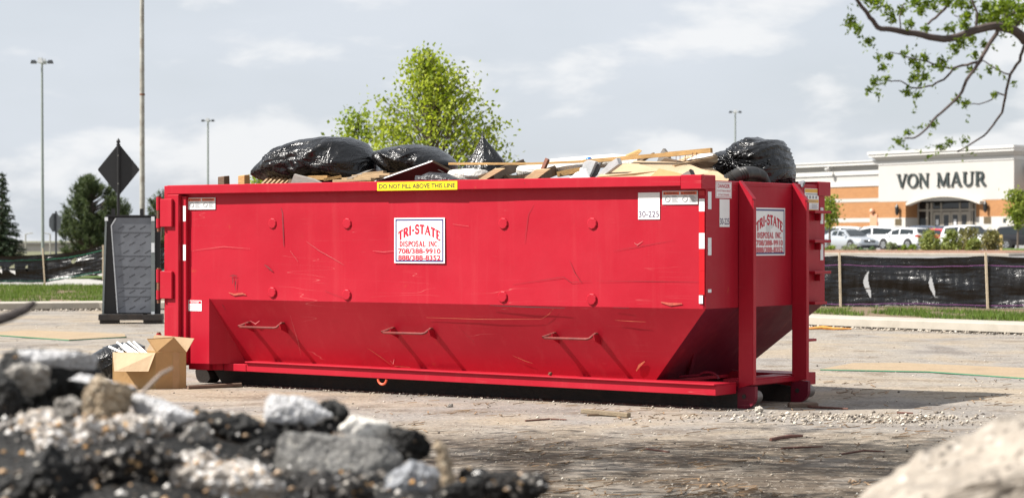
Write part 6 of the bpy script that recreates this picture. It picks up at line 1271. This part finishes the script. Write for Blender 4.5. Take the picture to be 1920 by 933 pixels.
# ------------------------------------------------------------------ parked cars
CGLASS = simple('car_glass', (.018, .024, .027), .08, .1, 1, spec=.7); TYRE = simple('tyre_rubber', (.018,.018,.018), .8); RIM = simple('alloy_rim', (.42,.43,.44), .35, .1, metal=.6); PLAST = simple('black_car_plastic', (.02,.02,.022), .55); LAMP = simple('head_lamp_glass', (.62,.64,.66), .12, .05); TAIL = simple('tail_lamp_red', (.45,.01,.01), .2); CHROME = simple('chrome_trim', (.55,.56,.57), .2, .05, metal=.9)
def paint(name, c, metal=0): 
    m = simple(name, c, .28, .03, 1, metal=metal); m.node_tree.nodes['Principled BSDF'].inputs['Coat Weight'].default_value = .7; m.node_tree.nodes['Principled BSDF'].inputs['Coat Roughness'].default_value = .08; return m
def car(name, label, pos, heading, col, style='suv', L=4.6, Wc=1.86, Hc=1.68, cat='car', extra=None):
    """nose towards +x; heading turns the nose in plan"""
    e = thing(name, label, cat, pos, heading, 'cars parked before the department store'); hw = Wc/2
    if style == 'sedan':
        belt = [(-.50,.86),(-.47,.98),(-.30,1.0),(-.05,.97),(.18,.93),(.30,.88),(.44,.76),(.49,.62),(.50,.50)]; roof = [(-.36,1.0),(-.22,.93*Hc/Hc),(0,1),(.16,0)]
        rx_ = [(-.40,.0),(-.20,.88),(-.06,1.0),(.06,.97),(.23,.0)]
    else:
        belt = [(-.50,.80),(-.485,1.02),(-.30,1.06),(-.05,1.03),(.20,1.02),(.30,1.0),(.44,.90),(.485,.76),(.50,.52)]
        rx_ = [(-.475,.0),(-.40,.86),(-.20,.98),(.02,1.0),(.10,.94),(.27,.0)]
    bz = lambda f: np.interp(f, [b[0] for b in belt], [b[1] for b in belt]); zbot = .26 if style == 'sedan' else .32
    plan = lambda f: hw*np.interp(abs(f), [0,.36,.46,.485,.5], [1,.985,.93,.87,.78])
    st = sorted(set([-.5,-.493,-.48,-.46,-.42,-.36,-.3,-.2,-.1,0,.1,.2,.28,.36,.42,.46,.48,.493,.5])); V = []; F = []
    for f in st:
        w_ = plan(f); t_ = bz(f); b_ = zbot + (.10 if abs(f) > .47 else 0); mid = b_+(t_-b_)*.55
        half = [(w_*.90, b_), (w_*.985, b_+.10), (w_, mid), (w_*.985, b_+(t_-b_)*.80), (w_*.93, t_-.02), (w_*.80, t_+.012), (w_*.40, t_+.03), (0, t_+.035)]
        ring = [(f*L, y, z) for y, z in half] + [(f*L, -y, z) for y, z in half[-2::-1]]; V += ring
    n = 15
    for i in range(len(st)-1):
        for k in range(n): F.append((i*n+k, i*n+(k+1) % n, (i+1)*n+(k+1) % n, (i+1)*n+k))
    F += [tuple(range(n-1,-1,-1)), tuple(range((len(st)-1)*n, len(st)*n))]; m = MB(); m.v = V; m.f = F; m.build('body', col, e, smooth=True)
    zr_ = lambda f: np.interp(f, [r[0] for r in rx_], [r[1] for r in rx_]); rs = sorted(set([r[0] for r in rx_]+[-.3,-.1,.0]));  V = []; F = []
    def sec(f, s): # point on greenhouse side: s 0 belt .. 1 roof
        zb_ = float(bz(f)); zt_ = zb_ + (Hc-zb_)*float(zr_(f)); wb = float(plan(f))*.90; wt = hw*.70; return (f*L, wb+(wt-wb)*s*float(max(zr_(f), .001))**.6, zb_-.03+(zt_-zb_+.03)*s)
    for f in rs:
        a = [sec(f, s) for s in (0,.5,.92)]; tp = sec(f, 1); a.append((tp[0], tp[1]*.86, tp[2])); a.append((tp[0], 0, tp[2]+.02)); V += a+[(x,-y,z) for x,y,z in a[-2::-1]]
    n = 9
    for i in range(len(rs)-1):
        for k in range(n-1): F.append((i*n+k, i*n+k+1, (i+1)*n+k+1, (i+1)*n+k))
    m = MB(); m.v = V; m.f = F; m.build('cabin', col, e, smooth=True)
    fr, rr_ = rx_[-1][0], rx_[0][0]; fa = rx_[-2][0]; ra = rx_[1][0]
    def pane(nm, pts, par=e, mat=CGLASS): c = sum((Vector(p) for p in pts), Vector())/len(pts); m = MB(); m.add(pts, [tuple(range(len(pts)))]); return m.build(nm, mat, par)
    for sy in (1, -1):
        for a, b in ((ra+.015, -.065), (-.045, fa+.04)):
            P_ = []
            for f, s in ((a,.14),(b,.14),(b,.84),(a+.012,.82 if a < -.1 else .84)): x, y, z = sec(f, s); P_.append((x, (y+.012)*sy, z))
            if b > 0: x, y, z = sec(fa+.105, .16); P_.insert(1, (x, (y+.014)*sy, z)); 
            pane('side_window', P_)
    def slope(nm, f0, f1, off, lo, hi, wi):
        P_ = []
        for s, sg_ in ((lo,1),(lo,-1),(hi,-1),(hi,1)):
            f = f0+(f1-f0)*s; z = float(bz(f))+(Hc-float(bz(f)))*float(zr_(f)); y = (plan(f)*.90*(1-s)+hw*.70*s)*wi; P_.append((f*L+off, float(y)*sg_, z+.035))
        pane(nm, P_)
    slope('windscreen', fr, fa, .025, .10, .90, .86); slope('rear_window', rr_, ra, -.03, .12 if style == 'sedan' else .22, .86, .82)
    rw = .335 if style == 'sedan' else .37
    for fx in (-.29, .30):
        for sy in (1, -1):
            m = MB(); m.cyl((fx*L, sy*(hw-.02), rw+.01), (fx*L, sy*(hw+.006), rw+.01), rw*1.20, 22); m.build('wheel_arch', PLAST, e)
            m = MB(); m.tube([(fx*L, sy*(hw-.20), rw), (fx*L, sy*(hw-.0), rw), (fx*L, sy*(hw+.025), rw)], [rw, rw, rw*.90], 22); wl = m.build('wheel', TYRE, e)
            m = MB(); m.cyl((fx*L, sy*(hw+.026), rw), (fx*L, sy*(hw+.034), rw), rw*.62, 18)
            m.build('rim', RIM, wl)
            for j in range(5): 
                a = R(72*j+18); q = MB(); q.beam((fx*L+rw*.18*math.cos(a), sy*(hw+.038), rw+rw*.18*math.sin(a)), (fx*L+rw*.55*math.cos(a), sy*(hw+.038), rw+rw*.55*math.sin(a)), .07, .004, up=(0,1,0)); q.build('rim_gap', PLAST, wl)
    xf, xb = L/2, -L/2
    for sy in (1, -1):
        m = MB(); m.hexa([(xf-.30, sy*hw*.90, .66), (xf-.04, sy*hw*.72, .60), (xf-.10, sy*hw*.52, .60), (xf-.40, sy*hw*.62, .66)], [(xf-.34, sy*hw*.905, .80), (xf-.07, sy*hw*.74, .72), (xf-.13, sy*hw*.52, .72), (xf-.44, sy*hw*.62, .80)]); m.build('headlight', LAMP, e)
        zt_ = .80 if style == 'sedan' else .90
        m = MB(); m.hexa([(xb+.22, sy*hw*.95, zt_), (xb-.012, sy*hw*.80, zt_-.03), (xb-.012, sy*hw*.50, zt_), (xb+.1, sy*hw*.50, zt_)], [(xb+.26, sy*hw*.95, zt_+.14), (xb+.01, sy*hw*.80, zt_+.16), (xb-.006, sy*hw*.50, zt_+.10), (xb+.1, sy*hw*.50, zt_+.12)]); m.build('tail_light', TAIL, e)
        m = MB(); m.hexa([(L*.155, sy*(hw*.93), 1.0), (L*.195, sy*(hw*.93), 1.0), (L*.19, sy*(hw+.17), 1.0), (L*.16, sy*(hw+.17), 1.0)], [(L*.155, sy*(hw*.93), 1.06), (L*.19, sy*(hw*.93), 1.06), (L*.19, sy*(hw+.18), 1.14), (L*.155, sy*(hw+.18), 1.14)]); m.build('wing_mirror', col, e, bevel=.015)
    m = MB(); m.box((xf-.09, -hw*.48, .52), (xf+.012, hw*.48, .70)); gr = m.build('grille', PLAST, e)
    for j in range(2): q = MB(); q.box((xf+.013, -hw*.46, .56+.075*j), (xf+.022, hw*.46, .58+.075*j)); q.build('grille_bar', CHROME, gr)
    if extra == 'star':
        q = MB(); q.tube([(xf+.035, .095*math.cos(R(a)), .61+.095*math.sin(R(a))) for a in range(0, 361, 20)], .011, 6); q.build('emblem_ring', CHROME, gr)
        for a in (90, 210, 330): q = MB(); q.beam((xf+.035,0,.61), (xf+.035,.09*math.cos(R(a)),.61+.09*math.sin(R(a))), .016, .012, up=(1,0,0)); q.build('emblem_ray', CHROME, gr)
    m = MB(); m.box((xf-.12, -hw*.70, .30), (xf-.003, hw*.70, .44)); m.build('front_bumper_intake', PLAST, e); m = MB(); m.box((xb+.003, -hw*.78, .34), (xb+.13, hw*.78, .50)); m.build('rear_bumper', PLAST, e)
    m = MB(); m.box((xb-.022, -.16, .66), (xb-.012, .16, .78)); m.build('number_plate', simple('pale_blue_plate', (.35,.45,.58), .5), e)
    return e
WHITEP = paint('white_car_paint', (.74,.75,.76)); SILV = paint('silver_car_paint', (.50,.53,.56), .45); BLKP = paint('black_car_paint', (.010,.010,.013)); REDP = paint('red_car_paint', (.48,.012,.02)); BLUP = paint('dark_blue_car_paint', (.035,.05,.085), .3); DGR = paint('dark_grey_car_paint', (.05,.06,.065), .3)
def cpos(px, Y): x = (px-960)*Y/FPX; return Vector((x, Y, gh(x, Y)+.014))
hd = lambda x, y: math.atan2(y, x)
car('parked_sedan', 'silver sedan with a star in its grille, nose towards the planted bed', cpos(1592, 156), hd(.46, -.89), SILV, 'sedan', 4.75, 1.88, 1.40, extra='star')
car('parked_car', 'white crossover seen from its side behind the silver sedan', cpos(1636, 165), hd(-.86, .50), WHITEP, 'suv', 4.6, 1.86, 1.68)
car('parked_car', 'white hatch car showing its rear window and red lamp before the entrance', cpos(1698, 160), hd(-.52, .85), WHITEP, 'suv', 4.3, 1.84, 1.56)
car('parked_car', 'red car mostly hidden behind the first big shrub', cpos(1748, 171), hd(-.55, .83), REDP, 'suv', 4.4, 1.82, 1.55)
car('parked_car', 'dark blue estate car behind the red car', cpos(1766, 176), hd(-.72, .69), BLUP, 'suv', 4.8, 1.9, 1.74)
car('parked_car', 'white car with its windscreen facing the planted bed behind the big shrubs', cpos(1817, 158), hd(.50, -.87), WHITEP, 'suv', 4.5, 1.86, 1.72)
car('parked_car', 'black car at the right picture edge beyond the wooden bollard', cpos(1924, 163), hd(.94, -.34), BLKP, 'suv', 4.5, 1.86, 1.70)
car('parked_car', 'dark grey car half hidden behind the dumpster rungs and the silver sedan', cpos(1547, 171), hd(.50, -.87), DGR, 'suv', 4.6, 1.86, 1.62)
car('parked_car', 'white car of which only the roof shows above the silver sedan', cpos(1578, 181), hd(-.80, .60), WHITEP, 'suv', 4.6, 1.86, 1.70)
car('parked_car', 'dark car whose roof shows between the two white cars', cpos(1668, 181), hd(-.80, .60), DGR, 'suv', 4.6, 1.86, 1.66)
car('parked_car', 'dark car in the far row before the glass doors', cpos(1722, 188), hd(-.80, .60), BLUP, 'suv', 4.6, 1.86, 1.72)
car('parked_car', 'dark car peeping out right of the white car with the windscreen', cpos(1846, 182), hd(.50, -.87), DGR, 'sedan', 4.6, 1.84, 1.45)
b0 = cpos(1877, 146); b0.z = gh(b0.x, b0.y)+.1; o = MB(); o.lathe((0,0,0), [(.11,-.3),(.11,.88),(.085,.92),(.001,.94)], 12); q = o.build('bollard', simple('yellow_wood_post', (.62,.44,.17), .7, .15), smooth=True); q.location = b0; tag(q, 'short yellowish bollard beside the last shrub and the black car', 'bollard')
